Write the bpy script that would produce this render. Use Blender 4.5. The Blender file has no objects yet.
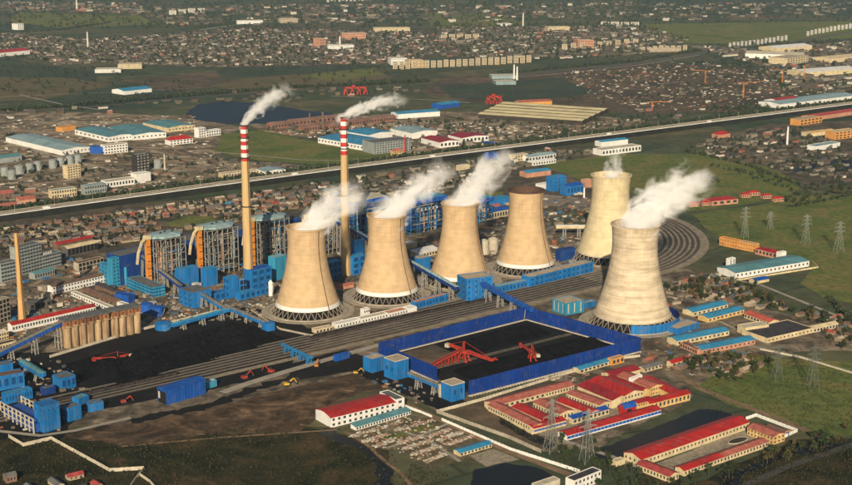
import bpy, bmesh, math, random
import numpy as np
from mathutils import Vector, Matrix
R = math.radians
random.seed(7)
rng = np.random.default_rng(11)
sc = bpy.context.scene
col = sc.collection

# ------------------------------------------------------------------ camera, sky, sun, exposure
CAM_H, FOC, YH = 400.0, 1350.0, -80.0
PITCH = math.atan((242.5 - YH) / FOC)
SP, CP = math.sin(PITCH), math.cos(PITCH)
cam_data = bpy.data.cameras.new('camera')
cam_data.sensor_width = 36.0
cam_data.lens = 36.0 * FOC / 852.0
cam_data.clip_start, cam_data.clip_end = 1.0, 60000.0
cam = bpy.data.objects.new('camera', cam_data)
col.objects.link(cam)
cam.location = (0, 0, CAM_H)
cam.rotation_euler = (R(90) - PITCH, 0, 0)
sc.camera = cam

SUN_EL, SUN_AZ = 23.0, 5.0        # sun stands behind the camera, a little to its left
world = bpy.data.worlds.new('World')
sc.world = world
world.use_nodes = True
wn = world.node_tree.nodes
sky_tex = wn.new('ShaderNodeTexSky')
sky_tex.sky_type = 'NISHITA'
sky_tex.sun_disc = False
sky_tex.sun_elevation = R(SUN_EL)
sky_tex.sun_rotation = R(180 + SUN_AZ)
world.node_tree.links.new(sky_tex.outputs[0], wn['Background'].inputs[0])
wn['Background'].inputs[1].default_value = 0.05
sun_data = bpy.data.lights.new('sun', 'SUN')
sun_data.energy = 5.0
sun_data.angle = R(0.5)
sun_data.color = (1.0, 0.86, 0.66)
sun = bpy.data.objects.new('sun', sun_data)
col.objects.link(sun)
sd = Vector((math.sin(R(SUN_AZ)) * math.cos(R(SUN_EL)), math.cos(R(SUN_AZ)) * math.cos(R(SUN_EL)), -math.sin(R(SUN_EL))))
sun.rotation_euler = sd.to_track_quat('-Z', 'Y').to_euler()
sun.location = (-300, -300, 900)
sc.view_settings.view_transform = 'Standard'
sc.view_settings.look = 'None'
sc.view_settings.exposure = 0.2
sc.view_settings.gamma = 1.0
sc.view_settings.use_curve_mapping = False
sc.render.engine = 'CYCLES'
sc.cycles.max_bounces = 8
sc.cycles.diffuse_bounces = 2
sc.cycles.glossy_bounces = 2
sc.cycles.transparent_max_bounces = 8
sc.cycles.volume_bounces = 6
sc.cycles.use_denoising = True

def P(x, y, z=0.0):
    """photo pixel -> world point at height z (camera stands over the origin, looks along +Y)"""
    u = (x - 426.0) / FOC
    v = (y - 242.5) / FOC
    d = Vector((u, CP - v * SP, -(SP + v * CP)))
    t = (z - CAM_H) / d.z
    return Vector((d.x * t, d.y * t, z))

def PD(x, y, Y):
    """photo pixel -> world point in the upright plane at distance Y (for smoke above its chimney)"""
    u = (x - 426.0) / FOC
    v = (y - 242.5) / FOC
    d = Vector((u, CP - v * SP, -(SP + v * CP)))
    t = Y / d.y
    return Vector((d.x * t, Y, CAM_H + d.z * t))

def pix(p):
    q = Vector(p) - Vector((0, 0, CAM_H))
    zc = q.y * CP - q.z * SP
    return 426 + FOC * q.x / zc, 242.5 + FOC * (-q.y * SP - q.z * CP) / zc

def ORD(n):
    ones = 'first second third fourth fifth sixth seventh eighth ninth tenth eleventh twelfth thirteenth fourteenth fifteenth sixteenth seventeenth eighteenth nineteenth'.split()
    if n < 20:
        return ones[n - 1]
    tens = ('twent', 'thirt', 'fort', 'fift', 'sixt')[n // 10 - 2]
    return tens + 'ieth' if n % 10 == 0 else tens + 'y-' + ones[n % 10 - 1]

# ------------------------------------------------------------------ materials
MATS = {}
def _n(nt, typ, **kw):
    n = nt.nodes.new(typ)
    for k, v in kw.items():
        setattr(n, k, v)
    return n

def mat(name, c, rough=0.8, var=0.25, scale=0.12, c2=None, spec=0.25, metal=0.0, bump=0.0, stretch=(1, 1, 1), detail=6.0):
    """plain painted / mineral surface: two-scale wear by world position"""
    if name in MATS:
        return MATS[name]
    m = bpy.data.materials.new(name)
    m.use_nodes = True
    nt = m.node_tree
    b = nt.nodes['Principled BSDF']
    b.inputs['Roughness'].default_value = rough
    b.inputs['Specular IOR Level'].default_value = spec
    b.inputs['Metallic'].default_value = metal
    geo = _n(nt, 'ShaderNodeNewGeometry')
    mp = _n(nt, 'ShaderNodeMapping')
    mp.inputs['Scale'].default_value = stretch
    nt.links.new(geo.outputs['Position'], mp.inputs['Vector'])
    nz = _n(nt, 'ShaderNodeTexNoise')
    nz.inputs['Scale'].default_value = scale
    nz.inputs['Detail'].default_value = detail
    nz.inputs['Roughness'].default_value = 0.65
    nt.links.new(mp.outputs[0], nz.inputs['Vector'])
    ramp = _n(nt, 'ShaderNodeValToRGB')
    ramp.color_ramp.elements[0].position = 0.36
    ramp.color_ramp.elements[1].position = 0.66
    lo = [max(0, x * (1 - var)) for x in c] if c2 is None else c2
    hi = [min(1, x * (1 + var * 0.6)) for x in c]
    ramp.color_ramp.elements[0].color = (*lo, 1)
    ramp.color_ramp.elements[1].color = (*hi, 1)
    nt.links.new(nz.outputs[0], ramp.inputs[0])
    nt.links.new(ramp.outputs[0], b.inputs['Base Color'])
    if bump:
        bp = _n(nt, 'ShaderNodeBump')
        bp.inputs['Strength'].default_value = 0.6
        bp.inputs['Distance'].default_value = bump
        nt.links.new(nz.outputs[0], bp.inputs['Height'])
        nt.links.new(bp.outputs[0], b.inputs['Normal'])
    MATS[name] = m
    return m

def clad(name, c, rough=0.55, period=1.2, var=0.22):
    """ribbed sheet metal, sheets of slightly different tone, streaked by rain (object space)"""
    if name in MATS:
        return MATS[name]
    m = mat(name, c, rough, var, 0.05, spec=0.3, stretch=(1, 1, 0.35))
    nt = m.node_tree
    b = nt.nodes['Principled BSDF']
    tc = _n(nt, 'ShaderNodeTexCoord')
    ramp = [n for n in nt.nodes if n.type == 'VALTORGB'][0]
    wv = _n(nt, 'ShaderNodeTexNoise')
    wv.inputs['Scale'].default_value = 0.55
    wv.inputs['Detail'].default_value = 3
    mp = _n(nt, 'ShaderNodeMapping')
    mp.inputs['Scale'].default_value = (1, 1, 0.06)
    nt.links.new(tc.outputs['Object'], mp.inputs[0])
    nt.links.new(mp.outputs[0], wv.inputs['Vector'])
    mr = _n(nt, 'ShaderNodeMapRange')
    mr.inputs[1].default_value, mr.inputs[2].default_value = 0.3, 0.7
    mr.inputs[3].default_value, mr.inputs[4].default_value = 0.78, 1.12
    nt.links.new(wv.outputs[0], mr.inputs[0])
    mx = _n(nt, 'ShaderNodeMix', data_type='RGBA', blend_type='MULTIPLY')
    mx.inputs[0].default_value = 1.0
    nt.links.new(ramp.outputs[0], mx.inputs[6])
    nt.links.new(mr.outputs[0], mx.inputs[7])
    sx = _n(nt, 'ShaderNodeSeparateXYZ')
    nt.links.new(tc.outputs['Object'], sx.inputs[0])
    ad = _n(nt, 'ShaderNodeMath', operation='ADD')
    nt.links.new(sx.outputs[0], ad.inputs[0])
    nt.links.new(sx.outputs[1], ad.inputs[1])
    pp = _n(nt, 'ShaderNodeMath', operation='PINGPONG')
    pp.inputs[1].default_value = 1.6
    nt.links.new(ad.outputs[0], pp.inputs[0])
    gt_ = _n(nt, 'ShaderNodeMapRange')
    gt_.inputs[1].default_value, gt_.inputs[2].default_value = 0.0, 0.45
    gt_.inputs[3].default_value, gt_.inputs[4].default_value = 0.62, 1.0
    nt.links.new(pp.outputs[0], gt_.inputs[0])
    # sheets fade differently
    fl = _n(nt, 'ShaderNodeMath', operation='SNAP')
    fl.inputs[1].default_value = 3.2
    nt.links.new(ad.outputs[0], fl.inputs[0])
    wn_ = _n(nt, 'ShaderNodeTexWhiteNoise', noise_dimensions='1D')
    nt.links.new(fl.outputs[0], wn_.inputs['W'])
    mw = _n(nt, 'ShaderNodeMapRange')
    mw.inputs[3].default_value, mw.inputs[4].default_value = 0.84, 1.14
    nt.links.new(wn_.outputs['Value'], mw.inputs[0])
    ml = _n(nt, 'ShaderNodeMath', operation='MULTIPLY')
    nt.links.new(gt_.outputs[0], ml.inputs[0])
    nt.links.new(mw.outputs[0], ml.inputs[1])
    my = _n(nt, 'ShaderNodeMix', data_type='RGBA', blend_type='MULTIPLY')
    my.inputs[0].default_value = 1.0
    nt.links.new(mx.outputs[2], my.inputs[6])
    nt.links.new(ml.outputs[0], my.inputs[7])
    gn = _n(nt, 'ShaderNodeTexNoise')
    gn.inputs['Scale'].default_value = 0.16
    gn.inputs['Detail'].default_value = 8
    gn.inputs['Roughness'].default_value = 0.72
    gg = _n(nt, 'ShaderNodeNewGeometry')
    nt.links.new(gg.outputs['Position'], gn.inputs['Vector'])
    gr = _n(nt, 'ShaderNodeMapRange')
    gr.inputs[1].default_value, gr.inputs[2].default_value = 0.50, 0.74
    gr.inputs[3].default_value, gr.inputs[4].default_value = 0.0, 0.55
    nt.links.new(gn.outputs[0], gr.inputs[0])
    dm_ = _n(nt, 'ShaderNodeMix', data_type='RGBA')
    lum = sum(c) / 3
    dm_.inputs[7].default_value = (0.06 + lum * .45, 0.05 + lum * .42, 0.04 + lum * .40, 1)
    nt.links.new(gr.outputs[0], dm_.inputs[0])
    nt.links.new(my.outputs[2], dm_.inputs[6])
    nt.links.new(dm_.outputs[2], b.inputs['Base Color'])
    return m

def islands(name, stops, rough=0.85):
    """one colour per loose piece, for things too many to count"""
    m = bpy.data.materials.new(name)
    m.use_nodes = True
    nt = m.node_tree
    b = nt.nodes['Principled BSDF']
    b.inputs['Roughness'].default_value = rough
    b.inputs['Specular IOR Level'].default_value = 0.15
    geo = _n(nt, 'ShaderNodeNewGeometry')
    ramp = _n(nt, 'ShaderNodeValToRGB')
    ramp.color_ramp.interpolation = 'CONSTANT'
    els = ramp.color_ramp.elements
    while len(els) < len(stops):
        els.new(0.5)
    for e, (p, c) in zip(els, stops):
        e.position = p
        e.color = (*c, 1)
    nt.links.new(geo.outputs['Random Per Island'], ramp.inputs[0])
    nt.links.new(ramp.outputs[0], b.inputs['Base Color'])
    MATS[name] = m
    return m

BLUE = clad('blue_cladding', (0.010, 0.17, 0.46))
NAVY = clad('navy_cladding', (0.006, 0.045, 0.22))
COBALT = clad('cobalt_fence', (0.003, 0.036, 0.215), var=0.2)
COBALT_ROOF = clad('cobalt_roof', (0.006, 0.085, 0.38))
CYAN = clad('cyan_cladding', (0.03, 0.27, 0.44))
SKYROOF = clad('sky_blue_roof', (0.035, 0.27, 0.46))
TEAL = clad('teal_roof', (0.11, 0.28, 0.30))
PALETEAL = clad('pale_teal_roof', (0.30, 0.42, 0.42))
RED = clad('red_roof', (0.46, 0.020, 0.016))
CRIMSON = clad('crimson_roof', (0.34, 0.014, 0.022))
SALMON = mat('salmon_tile', (0.40, 0.12, 0.085), 0.85, 0.35, 0.25)
DULLRED = mat('dull_red_tile', (0.36, 0.06, 0.05), 0.85, 0.35, 0.25)
WHITE = mat('white_paint', (0.70, 0.68, 0.62), 0.7, 0.14, 0.10)
CREAM = mat('cream_plaster', (0.58, 0.47, 0.28), 0.85, 0.25, 0.12)
BEIGE = mat('beige_roof', (0.42, 0.34, 0.24), 0.9, 0.25, 0.12)
GREYW = mat('grey_plaster', (0.26, 0.28, 0.26), 0.85, 0.2, 0.12)
SLATE = mat('slate_grey_roof', (0.13, 0.13, 0.125), 0.9, 0.35, 0.2)
BROWNR = mat('brown_roof', (0.16, 0.095, 0.065), 0.9, 0.35, 0.2)
DARKR = mat('dark_felt_roof', (0.05, 0.045, 0.05), 0.95, 0.4, 0.15)
PINKW = mat('pink_plaster', (0.48, 0.24, 0.15), 0.85, 0.25, 0.12)
YELLW = mat('yellow_plaster', (0.60, 0.40, 0.16), 0.85, 0.25, 0.15)
ORANGE = mat('orange_paint', (0.62, 0.22, 0.03), 0.7, 0.25, 0.15)
ORANGEW = mat('orange_wall', (0.58, 0.27, 0.07), 0.8, 0.2, 0.15)
CONC = mat('concrete', (0.36, 0.31, 0.235), 0.9, 0.25, 0.15)
PALEC = mat('pale_concrete', (0.50, 0.44, 0.33), 0.9, 0.22, 0.15)
DARKC = mat('dark_concrete', (0.10, 0.09, 0.08), 0.9, 0.3, 0.15)
STEEL = mat('grey_steel', (0.30, 0.285, 0.25), 0.6, 0.35, 0.3)
DSTEEL = mat('dark_steel', (0.035, 0.033, 0.032), 0.7, 0.4, 0.3)
BSTEEL = mat('blue_steel', (0.02, 0.16, 0.36), 0.6, 0.25, 0.3)
RSTEEL = mat('red_steel', (0.46, 0.035, 0.018), 0.6, 0.25, 0.35, c2=(0.20, 0.03, 0.02))
YSTEEL = mat('yellow_steel', (0.60, 0.34, 0.03), 0.6, 0.25, 0.3)
GLASS = mat('window_glass', (0.035, 0.045, 0.055), 0.15, 0.2, 0.3, spec=0.5)
BLUEGLASS = mat('blue_louvre', (0.006, 0.06, 0.18), 0.5, 0.3, 0.3)
BLACK = mat('dark_opening', (0.012, 0.012, 0.013), 0.9, 0.2, 0.3)
RUSTC = mat('rusty_concrete', (0.30, 0.13, 0.055), 0.9, 0.45, 0.10, c2=(0.13, 0.055, 0.03), stretch=(1, 1, 0.25))
SILOC = mat('silo_concrete', (0.38, 0.27, 0.15), 0.9, 0.4, 0.22, c2=(0.16, 0.09, 0.05), stretch=(1, 1, 0.15))
BARK = mat('bark', (0.07, 0.05, 0.035), 0.95, 0.3, 0.8)
RAILM = mat('rail_steel', (0.24, 0.21, 0.18), 0.5, 0.2, 0.4)
BALLAST = mat('ballast', (0.058, 0.048, 0.037), 0.95, 0.5, 0.12)
TANBALLAST = mat('tan_ballast', (0.27, 0.22, 0.15), 0.95, 0.35, 0.12)
COAL = mat('coal', (0.007, 0.0065, 0.0075), 0.95, 0.5, 0.12, bump=0.6, spec=0.05)
WATER = mat('dark_water', (0.006, 0.007, 0.008), 0.35, 0.2, 0.02, spec=0.12)
LAKE = mat('lake_water', (0.010, 0.017, 0.030), 0.45, 0.2, 0.01, spec=0.10)
ASPH = mat('asphalt', (0.075, 0.07, 0.065), 0.9, 0.3, 0.1)
ROADL = mat('pale_road', (0.34, 0.30, 0.235), 0.9, 0.2, 0.08)
DIRT = mat('dirt_road', (0.23, 0.15, 0.085), 0.95, 0.35, 0.08)

# ------------------------------------------------------------------ mesh helpers
class MB:
    def __init__(s):
        s.v, s.f, s.m = [], [], []
    def add(s, vs, fs, mi=0):
        o = len(s.v)
        s.v += [tuple(p) for p in vs]
        s.f += [tuple(i + o for i in f) for f in fs]
        s.m += [mi] * len(fs)
        return s
    def box(s, x0, y0, z0, x1, y1, z1, mi=0):
        return s.add([(x0, y0, z0), (x1, y0, z0), (x1, y1, z0), (x0, y1, z0), (x0, y0, z1), (x1, y0, z1), (x1, y1, z1), (x0, y1, z1)],
                     [(0, 3, 2, 1), (4, 5, 6, 7), (0, 1, 5, 4), (1, 2, 6, 5), (2, 3, 7, 6), (3, 0, 4, 7)], mi)
    def beam(s, p, q, w, h=None, mi=0):
        p, q = Vector(p), Vector(q)
        h = w if h is None else h
        d = (q - p).normalized()
        up = Vector((0, 0, 1)) if abs(d.z) < 0.95 else Vector((0, 1, 0))
        a = d.cross(up).normalized() * (w / 2)
        b = a.cross(d).normalized() * (h / 2)
        vs = [p - a - b, p + a - b, p + a + b, p - a + b, q - a - b, q + a - b, q + a + b, q - a + b]
        return s.add(vs, [(0, 1, 2, 3), (7, 6, 5, 4), (1, 0, 4, 5), (2, 1, 5, 6), (3, 2, 6, 7), (0, 3, 7, 4)], mi)
    def lathe(s, prof, n=24, cx=0, cy=0, cap=True, mi=0):
        vs, fs = [], []
        for r, z in prof:
            for i in range(n):
                a = 2 * math.pi * i / n
                vs.append((cx + r * math.cos(a), cy + r * math.sin(a), z))
        for k in range(len(prof) - 1):
            for i in range(n):
                j = (i + 1) % n
                fs.append((k * n + i, k * n + j, (k + 1) * n + j, (k + 1) * n + i))
        if cap:
            fs.append(tuple(range(n - 1, -1, -1)))
            fs.append(tuple((len(prof) - 1) * n + i for i in range(n)))
        return s.add(vs, fs, mi)
    def mesh(s, name, mats, smooth=False):
        me = bpy.data.meshes.new(name)
        me.from_pydata(s.v, [], s.f)
        for m in (mats if isinstance(mats, (list, tuple)) else [mats]):
            me.materials.append(m)
        if any(s.m):
            me.polygons.foreach_set('material_index', s.m)
        if smooth:
            me.polygons.foreach_set('use_smooth', [True] * len(s.f))
        me.update()
        return me
    def obj(s, name, mats, parent=None, smooth=False):
        return link(name, s.mesh(name, mats, smooth), parent)

def link(name, data, parent=None):
    o = bpy.data.objects.new(name, data)
    col.objects.link(o)
    if parent is not None:
        o.parent = parent
    return o

def tag(o, label, cat, group=None):
    o['label'] = label
    o['category'] = cat
    if group:
        o['group'] = group
    return o

def thing(name, label, cat, loc, rz=0.0, group=None):
    o = link(name, None)
    o.empty_display_size = 2
    o.location = loc
    o.rotation_euler = (0, 0, rz)
    return tag(o, label, cat, group)

def struct(o):
    o['kind'] = 'structure'
    return o

def stuff(o, label=None, cat=None):
    o['kind'] = 'stuff'
    if label:
        o['label'] = label
        o['category'] = cat
    return o

CUBES = {}
def ubox(name, parent, m, c, size, rot=None):
    """one box-shaped piece that shares its mesh with the other pieces of its material"""
    if m.name not in CUBES:
        CUBES[m.name] = MB().box(-.5, -.5, -.5, .5, .5, .5).mesh('piece_' + m.name, m)
    o = link(name, CUBES[m.name], parent)
    o.location = c
    o.scale = size
    if rot is not None:
        o.rotation_mode = 'QUATERNION'
        o.rotation_quaternion = rot
    return o

def ubeam(name, parent, m, p, q, w, h=None):
    p, q = Vector(p), Vector(q)
    d = q - p
    return ubox(name, parent, m, (p + q) / 2, (w, h or w, d.length), d.to_track_quat('Z', 'Y'))

BLOCKS = []           # (centre x, centre y, radius) taken ground, houses and trees keep off it
def block(x, y, r):
    BLOCKS.append((x, y, r))

def frame(A, B, C=None, depth=10.0, z=0.0):
    """local frame of an oblong: A-B is its near edge on the ground, depth runs away from the camera"""
    a, b = P(A[0], A[1], z), P(B[0], B[1], z)
    d = b - a
    L = d.length
    rz = math.atan2(d.y, d.x)
    if C is not None:
        c = P(C[0], C[1], z) - b
        depth = max(3.0, -c.x * math.sin(rz) + c.y * math.cos(rz))
    mid = a + d / 2 + Vector((-math.sin(rz), math.cos(rz), 0)) * depth / 2
    n = max(1, int(L / max(depth, 8)))
    for i in range(n):
        q = a + d * ((i + .5) / n) + Vector((-math.sin(rz), math.cos(rz), 0)) * depth / 2
        block(q.x, q.y, max(depth, L / n) * 0.62)
    return a, rz, L, depth

def win_row(t, L, D, h, cols, rows, face='f', m=None, ww=0.55, wh=0.5, z0=0.0, name='window'):
    m = m or GLASS
    fl = (h - z0) / rows
    for r in range(rows):
        z = z0 + fl * (r + 0.55)
        for c in range(cols):
            if face == 'f':
                w = L / cols
                ubox(name, t, m, (w * (c + .5), -0.02, z), (w * ww, 0.2, fl * wh))
            elif face == 'l':
                w = D / cols
                ubox(name, t, m, (-0.02, w * (c + .5), z), (0.2, w * ww, fl * wh))
            else:
                w = D / cols
                ubox(name, t, m, (L + 0.02, w * (c + .5), z), (0.2, w * ww, fl * wh))

def roof_prism(L, D, h, rh, style, ov=0.5, th=0.35, n=10):
    """roof shell as outline in (y, z) swept along x"""
    mb = MB()
    if style == 'gable':
        out = [(-ov, h - ov * rh / (D / 2)), (D / 2, h + rh), (D + ov, h - ov * rh / (D / 2))]
    elif style == 'mono':
        out = [(-ov, h), (D + ov, h + rh)]
    else:
        out = [(-ov + (D + 2 * ov) * i / n, h + rh * math.sin(math.pi * i / n)) for i in range(n + 1)]
    k = len(out)
    vs = [(-ov, y, z) for y, z in out] + [(L + ov, y, z) for y, z in out] + [(-ov, y, z + th) for y, z in out] + [(L + ov, y, z + th) for y, z in out]
    fs = []
    for i in range(k - 1):
        fs += [(i, i + 1, k + i + 1, k + i), (2 * k + i, 3 * k + i, 3 * k + i + 1, 2 * k + i + 1),
               (i, 2 * k + i, 2 * k + i + 1, i + 1), (k + i, k + i + 1, 3 * k + i + 1, 3 * k + i)]
    fs += [(0, k, 3 * k, 2 * k), (k - 1, 3 * k - 1, 4 * k - 1, 2 * k - 1)]
    return mb.add(vs, fs), out

def building(name, label, A, B, h, wall, roof, style='flat', C=None, depth=10.0, rh=1.6, win=None, cat='building',
             group=None, winl=None, winr=None, glass=None, base=0.0, z0=0.0, wk=None, door=False, parapet=None):
    a, rz, L, D = frame(A, B, C, depth)
    if glass is None and wall in (BLUE, CYAN, COBALT_ROOF, NAVY):
        glass = BLUEGLASS
    t = thing(name, label, cat, a, rz, group)
    mb = MB()
    if style == 'flat':
        mb.box(0, 0, 0, L, D, h - 0.35)
        mb.obj('wall', wall, t)
        MB().box(0.3, 0.3, h - 0.33, L - 0.3, D - 0.3, h - 0.05).obj('roof', roof, t)
        pm = MB()
        for q in ((0, 0, L, 0.28), (0, D - 0.28, L, D), (0, 0.28, 0.28, D - 0.28), (L - 0.28, 0.28, L, D - 0.28)):
            pm.box(q[0], q[1], h - 0.34, q[2], q[3], h + 0.45)
        pm.obj('parapet', parapet or wall, t)
    else:
        if style == 'hip':
            mb.box(0, 0, 0, L, D, h)
            mb.obj('wall', wall, t)
            e = min(D, L) / 2
            o = 0.5
            MB().add([(-o, -o, h), (L + o, -o, h), (L + o, D + o, h), (-o, D + o, h), (e, D / 2, h + rh), (L - e, D / 2, h + rh)],
                     [(0, 1, 5, 4), (1, 2, 5), (2, 3, 4, 5), (3, 0, 4), (3, 2, 1, 0)]).obj('roof', roof, t)
        else:
            rm, out = roof_prism(L, D, h, rh, style)
            k = len(out)
            ins = [(min(max(y, 0), D), z) for y, z in out]
            if style == 'gable':
                ins = [(0, h), (D / 2, h + rh), (D, h)]
            vs = [(0, 0, 0), (0, D, 0), (L, 0, 0), (L, D, 0)] + [(0, y, z) for y, z in ins] + [(L, y, z) for y, z in ins]
            fs = [(0, 1) + tuple(range(4 + k - 1, 3, -1)), (3, 2) + tuple(range(4 + k, 4 + 2 * k)), (0, 4, 4 + k, 2), (1, 3, 3 + 2 * k, 3 + k)]
            mb.add(vs, fs)
            mb.obj('wall', wall, t)
            rm.obj('roof', roof, t)
    if win:
        win_row(t, L, D, h, win[0], win[1], 'f', glass, z0=z0, **(wk or {}))
    if winl:
        win_row(t, L, D, h, winl[0], winl[1], 'l', glass, z0=z0, **(wk or {}))
    if winr:
        win_row(t, L, D, h, winr[0], winr[1], 'r', glass, z0=z0, **(wk or {}))
    if door:
        ubox('door', t, DSTEEL, (L * 0.5, -0.05, 1.7), (3.0, 0.2, 3.4))
    t['dims'] = (L, D, h)
    return t

# ------------------------------------------------------------------ ground, fields, roads, water
def pos_node(nt, rot=0.0, scale=1.0):
    g = _n(nt, 'ShaderNodeNewGeometry')
    mp = _n(nt, 'ShaderNodeMapping')
    mp.inputs['Rotation'].default_value = (0, 0, rot)
    mp.inputs['Scale'].default_value = (scale, scale, scale)
    nt.links.new(g.outputs['Position'], mp.inputs['Vector'])
    return mp.outputs[0]

def soil(name, stops, scale=0.01, fine=0.25, rows=None, bumpd=0.5, rough=0.95, warp=0.0):
    """earth or vegetation: broad patches of the given tones, fine tufts and clods, optional plough rows"""
    m = bpy.data.materials.new(name)
    m.use_nodes = True
    nt = m.node_tree
    b = nt.nodes['Principled BSDF']
    b.inputs['Roughness'].default_value = rough
    b.inputs['Specular IOR Level'].default_value = 0.1
    v = pos_node(nt)
    n1 = _n(nt, 'ShaderNodeTexNoise')
    n1.inputs['Scale'].default_value = scale
    n1.inputs['Detail'].default_value = 9
    n1.inputs['Roughness'].default_value = 0.62
    n1.inputs['Distortion'].default_value = warp
    nt.links.new(v, n1.inputs['Vector'])
    ramp = _n(nt, 'ShaderNodeValToRGB')
    els = ramp.color_ramp.elements
    while len(els) < len(stops):
        els.new(0.5)
    for e, (p, c) in zip(els, stops):
        e.position = p
        e.color = (*c, 1)
    nt.links.new(n1.outputs[0], ramp.inputs[0])
    n2 = _n(nt, 'ShaderNodeTexNoise')
    n2.inputs['Scale'].default_value = fine
    n2.inputs['Detail'].default_value = 5
    n2.inputs['Roughness'].default_value = 0.7
    nt.links.new(v, n2.inputs['Vector'])
    mr = _n(nt, 'ShaderNodeMapRange')
    mr.inputs[1].default_value, mr.inputs[2].default_value = 0.28, 0.72
    mr.inputs[3].default_value, mr.inputs[4].default_value = 0.55, 1.45
    nt.links.new(n2.outputs[0], mr.inputs[0])
    mx = _n(nt, 'ShaderNodeMix', data_type='RGBA', blend_type='MULTIPLY')
    mx.inputs[0].default_value = 1.0
    nt.links.new(ramp.outputs[0], mx.inputs[6])
    nt.links.new(mr.outputs[0], mx.inputs[7])
    out = mx.outputs[2]
    if rows:
        w = _n(nt, 'ShaderNodeTexWave')
        w.inputs['Scale'].default_value = rows[0]
        w.inputs['Distortion'].default_value = 1.5
        w.inputs['Detail'].default_value = 2
        nt.links.new(pos_node(nt, rows[1]), w.inputs['Vector'])
        m2 = _n(nt, 'ShaderNodeMapRange')
        m2.inputs[3].default_value, m2.inputs[4].default_value = 0.82, 1.12
        nt.links.new(w.outputs[1], m2.inputs[0])
        mz = _n(nt, 'ShaderNodeMix', data_type='RGBA', blend_type='MULTIPLY')
        mz.inputs[0].default_value = 1.0
        nt.links.new(out, mz.inputs[6])
        nt.links.new(m2.outputs[0], mz.inputs[7])
        out = mz.outputs[2]
    nt.links.new(out, b.inputs['Base Color'])
    if bumpd:
        bp = _n(nt, 'ShaderNodeBump')
        bp.inputs['Strength'].default_value = 0.5
        bp.inputs['Distance'].default_value = bumpd
        nt.links.new(n2.outputs[0], bp.inputs['Height'])
        nt.links.new(bp.outputs[0], b.inputs['Normal'])
    MATS[name] = m
    return m

def ground_material():
    """plain of small fields: rotated parcels of varied tone over a broad dry/green drift"""
    m = soil('plain_ground', [(0.30, (0.042, 0.056, 0.040)), (0.45, (0.062, 0.078, 0.048)), (0.56, (0.095, 0.090, 0.054)), (0.70, (0.052, 0.068, 0.044))], 0.0035, 0.03, bumpd=0.6, warp=0.6)
    nt = m.node_tree
    b = nt.nodes['Principled BSDF']
    src = b.inputs['Base Color'].links[0].from_socket
    br = _n(nt, 'ShaderNodeTexBrick')
    br.inputs['Scale'].default_value = 1.0
    br.inputs['Brick Width'].default_value = 330
    br.inputs['Row Height'].default_value = 95
    br.inputs['Mortar Size'].default_value = 2.2
    br.inputs['Mortar Smooth'].default_value = 0.4
    br.inputs['Color1'].default_value = (0.70, 0.82, 0.72, 1)
    br.inputs['Color2'].default_value = (1.35, 1.22, 1.02, 1)
    br.inputs['Mortar'].default_value = (0.62, 0.66, 0.60, 1)
    wv = pos_node(nt, R(-36))
    nd = _n(nt, 'ShaderNodeTexNoise')
    nd.inputs['Scale'].default_value = 0.002
    nt.links.new(wv, nd.inputs['Vector'])
    va = _n(nt, 'ShaderNodeVectorMath', operation='SCALE')
    va.inputs['Scale'].default_value = 260
    nt.links.new(nd.outputs['Color'], va.inputs[0])
    vs = _n(nt, 'ShaderNodeVectorMath', operation='ADD')
    nt.links.new(wv, vs.inputs[0])
    nt.links.new(va.outputs[0], vs.inputs[1])
    nt.links.new(vs.outputs[0], br.inputs['Vector'])
    mx = _n(nt, 'ShaderNodeMix', data_type='RGBA', blend_type='MULTIPLY')
    mx.inputs[0].default_value = 0.9
    nt.links.new(src, mx.inputs[6])
    nt.links.new(br.outputs['Color'], mx.inputs[7])
    nt.links.new(mx.outputs[2], b.inputs['Base Color'])
    return m

GROUND = ground_material()
struct(MB().add([(-15000, -2500, 0), (15000, -2500, 0), (15000, 26000, 0), (-15000, 26000, 0)], [(0, 1, 2, 3)]).obj('ground', GROUND))

G_FIELD = soil('green_field', [(0.3, (0.072, 0.100, 0.026)), (0.46, (0.110, 0.135, 0.036)), (0.58, (0.155, 0.150, 0.046)), (0.72, (0.20, 0.135, 0.06))], 0.010, 0.12, warp=1.6)
G_DRY = soil('dry_field', [(0.3, (0.10, 0.085, 0.042)), (0.5, (0.135, 0.105, 0.055)), (0.68, (0.085, 0.088, 0.040))], 0.008, 0.08, (0.008, R(48)))
G_DARK = soil('dark_field', [(0.3, (0.034, 0.050, 0.034)), (0.5, (0.046, 0.064, 0.040)), (0.68, (0.070, 0.074, 0.044))], 0.008, 0.08)
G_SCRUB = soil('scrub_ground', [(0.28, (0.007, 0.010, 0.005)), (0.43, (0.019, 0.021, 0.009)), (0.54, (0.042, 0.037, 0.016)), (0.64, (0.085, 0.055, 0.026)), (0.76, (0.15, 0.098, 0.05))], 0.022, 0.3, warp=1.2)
G_BARE = soil('bare_earth', [(0.30, (0.020, 0.015, 0.011)), (0.42, (0.052, 0.037, 0.024)), (0.52, (0.095, 0.062, 0.036)), (0.60, (0.16, 0.10, 0.058)), (0.70, (0.27, 0.18, 0.11))], 0.02, 0.16, (0.010, R(52)), warp=2.2)
G_YARD = soil('yard_dirt', [(0.30, (0.040, 0.034, 0.026)), (0.43, (0.095, 0.076, 0.054)), (0.55, (0.19, 0.15, 0.10)), (0.68, (0.33, 0.265, 0.18))], 0.035, 0.22, warp=1.0)
G_TOWN = soil('village_ground', [(0.3, (0.040, 0.042, 0.032)), (0.46, (0.075, 0.066, 0.046)), (0.58, (0.13, 0.10, 0.066)), (0.72, (0.22, 0.165, 0.11))], 0.02, 0.15, warp=1.0)
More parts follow.
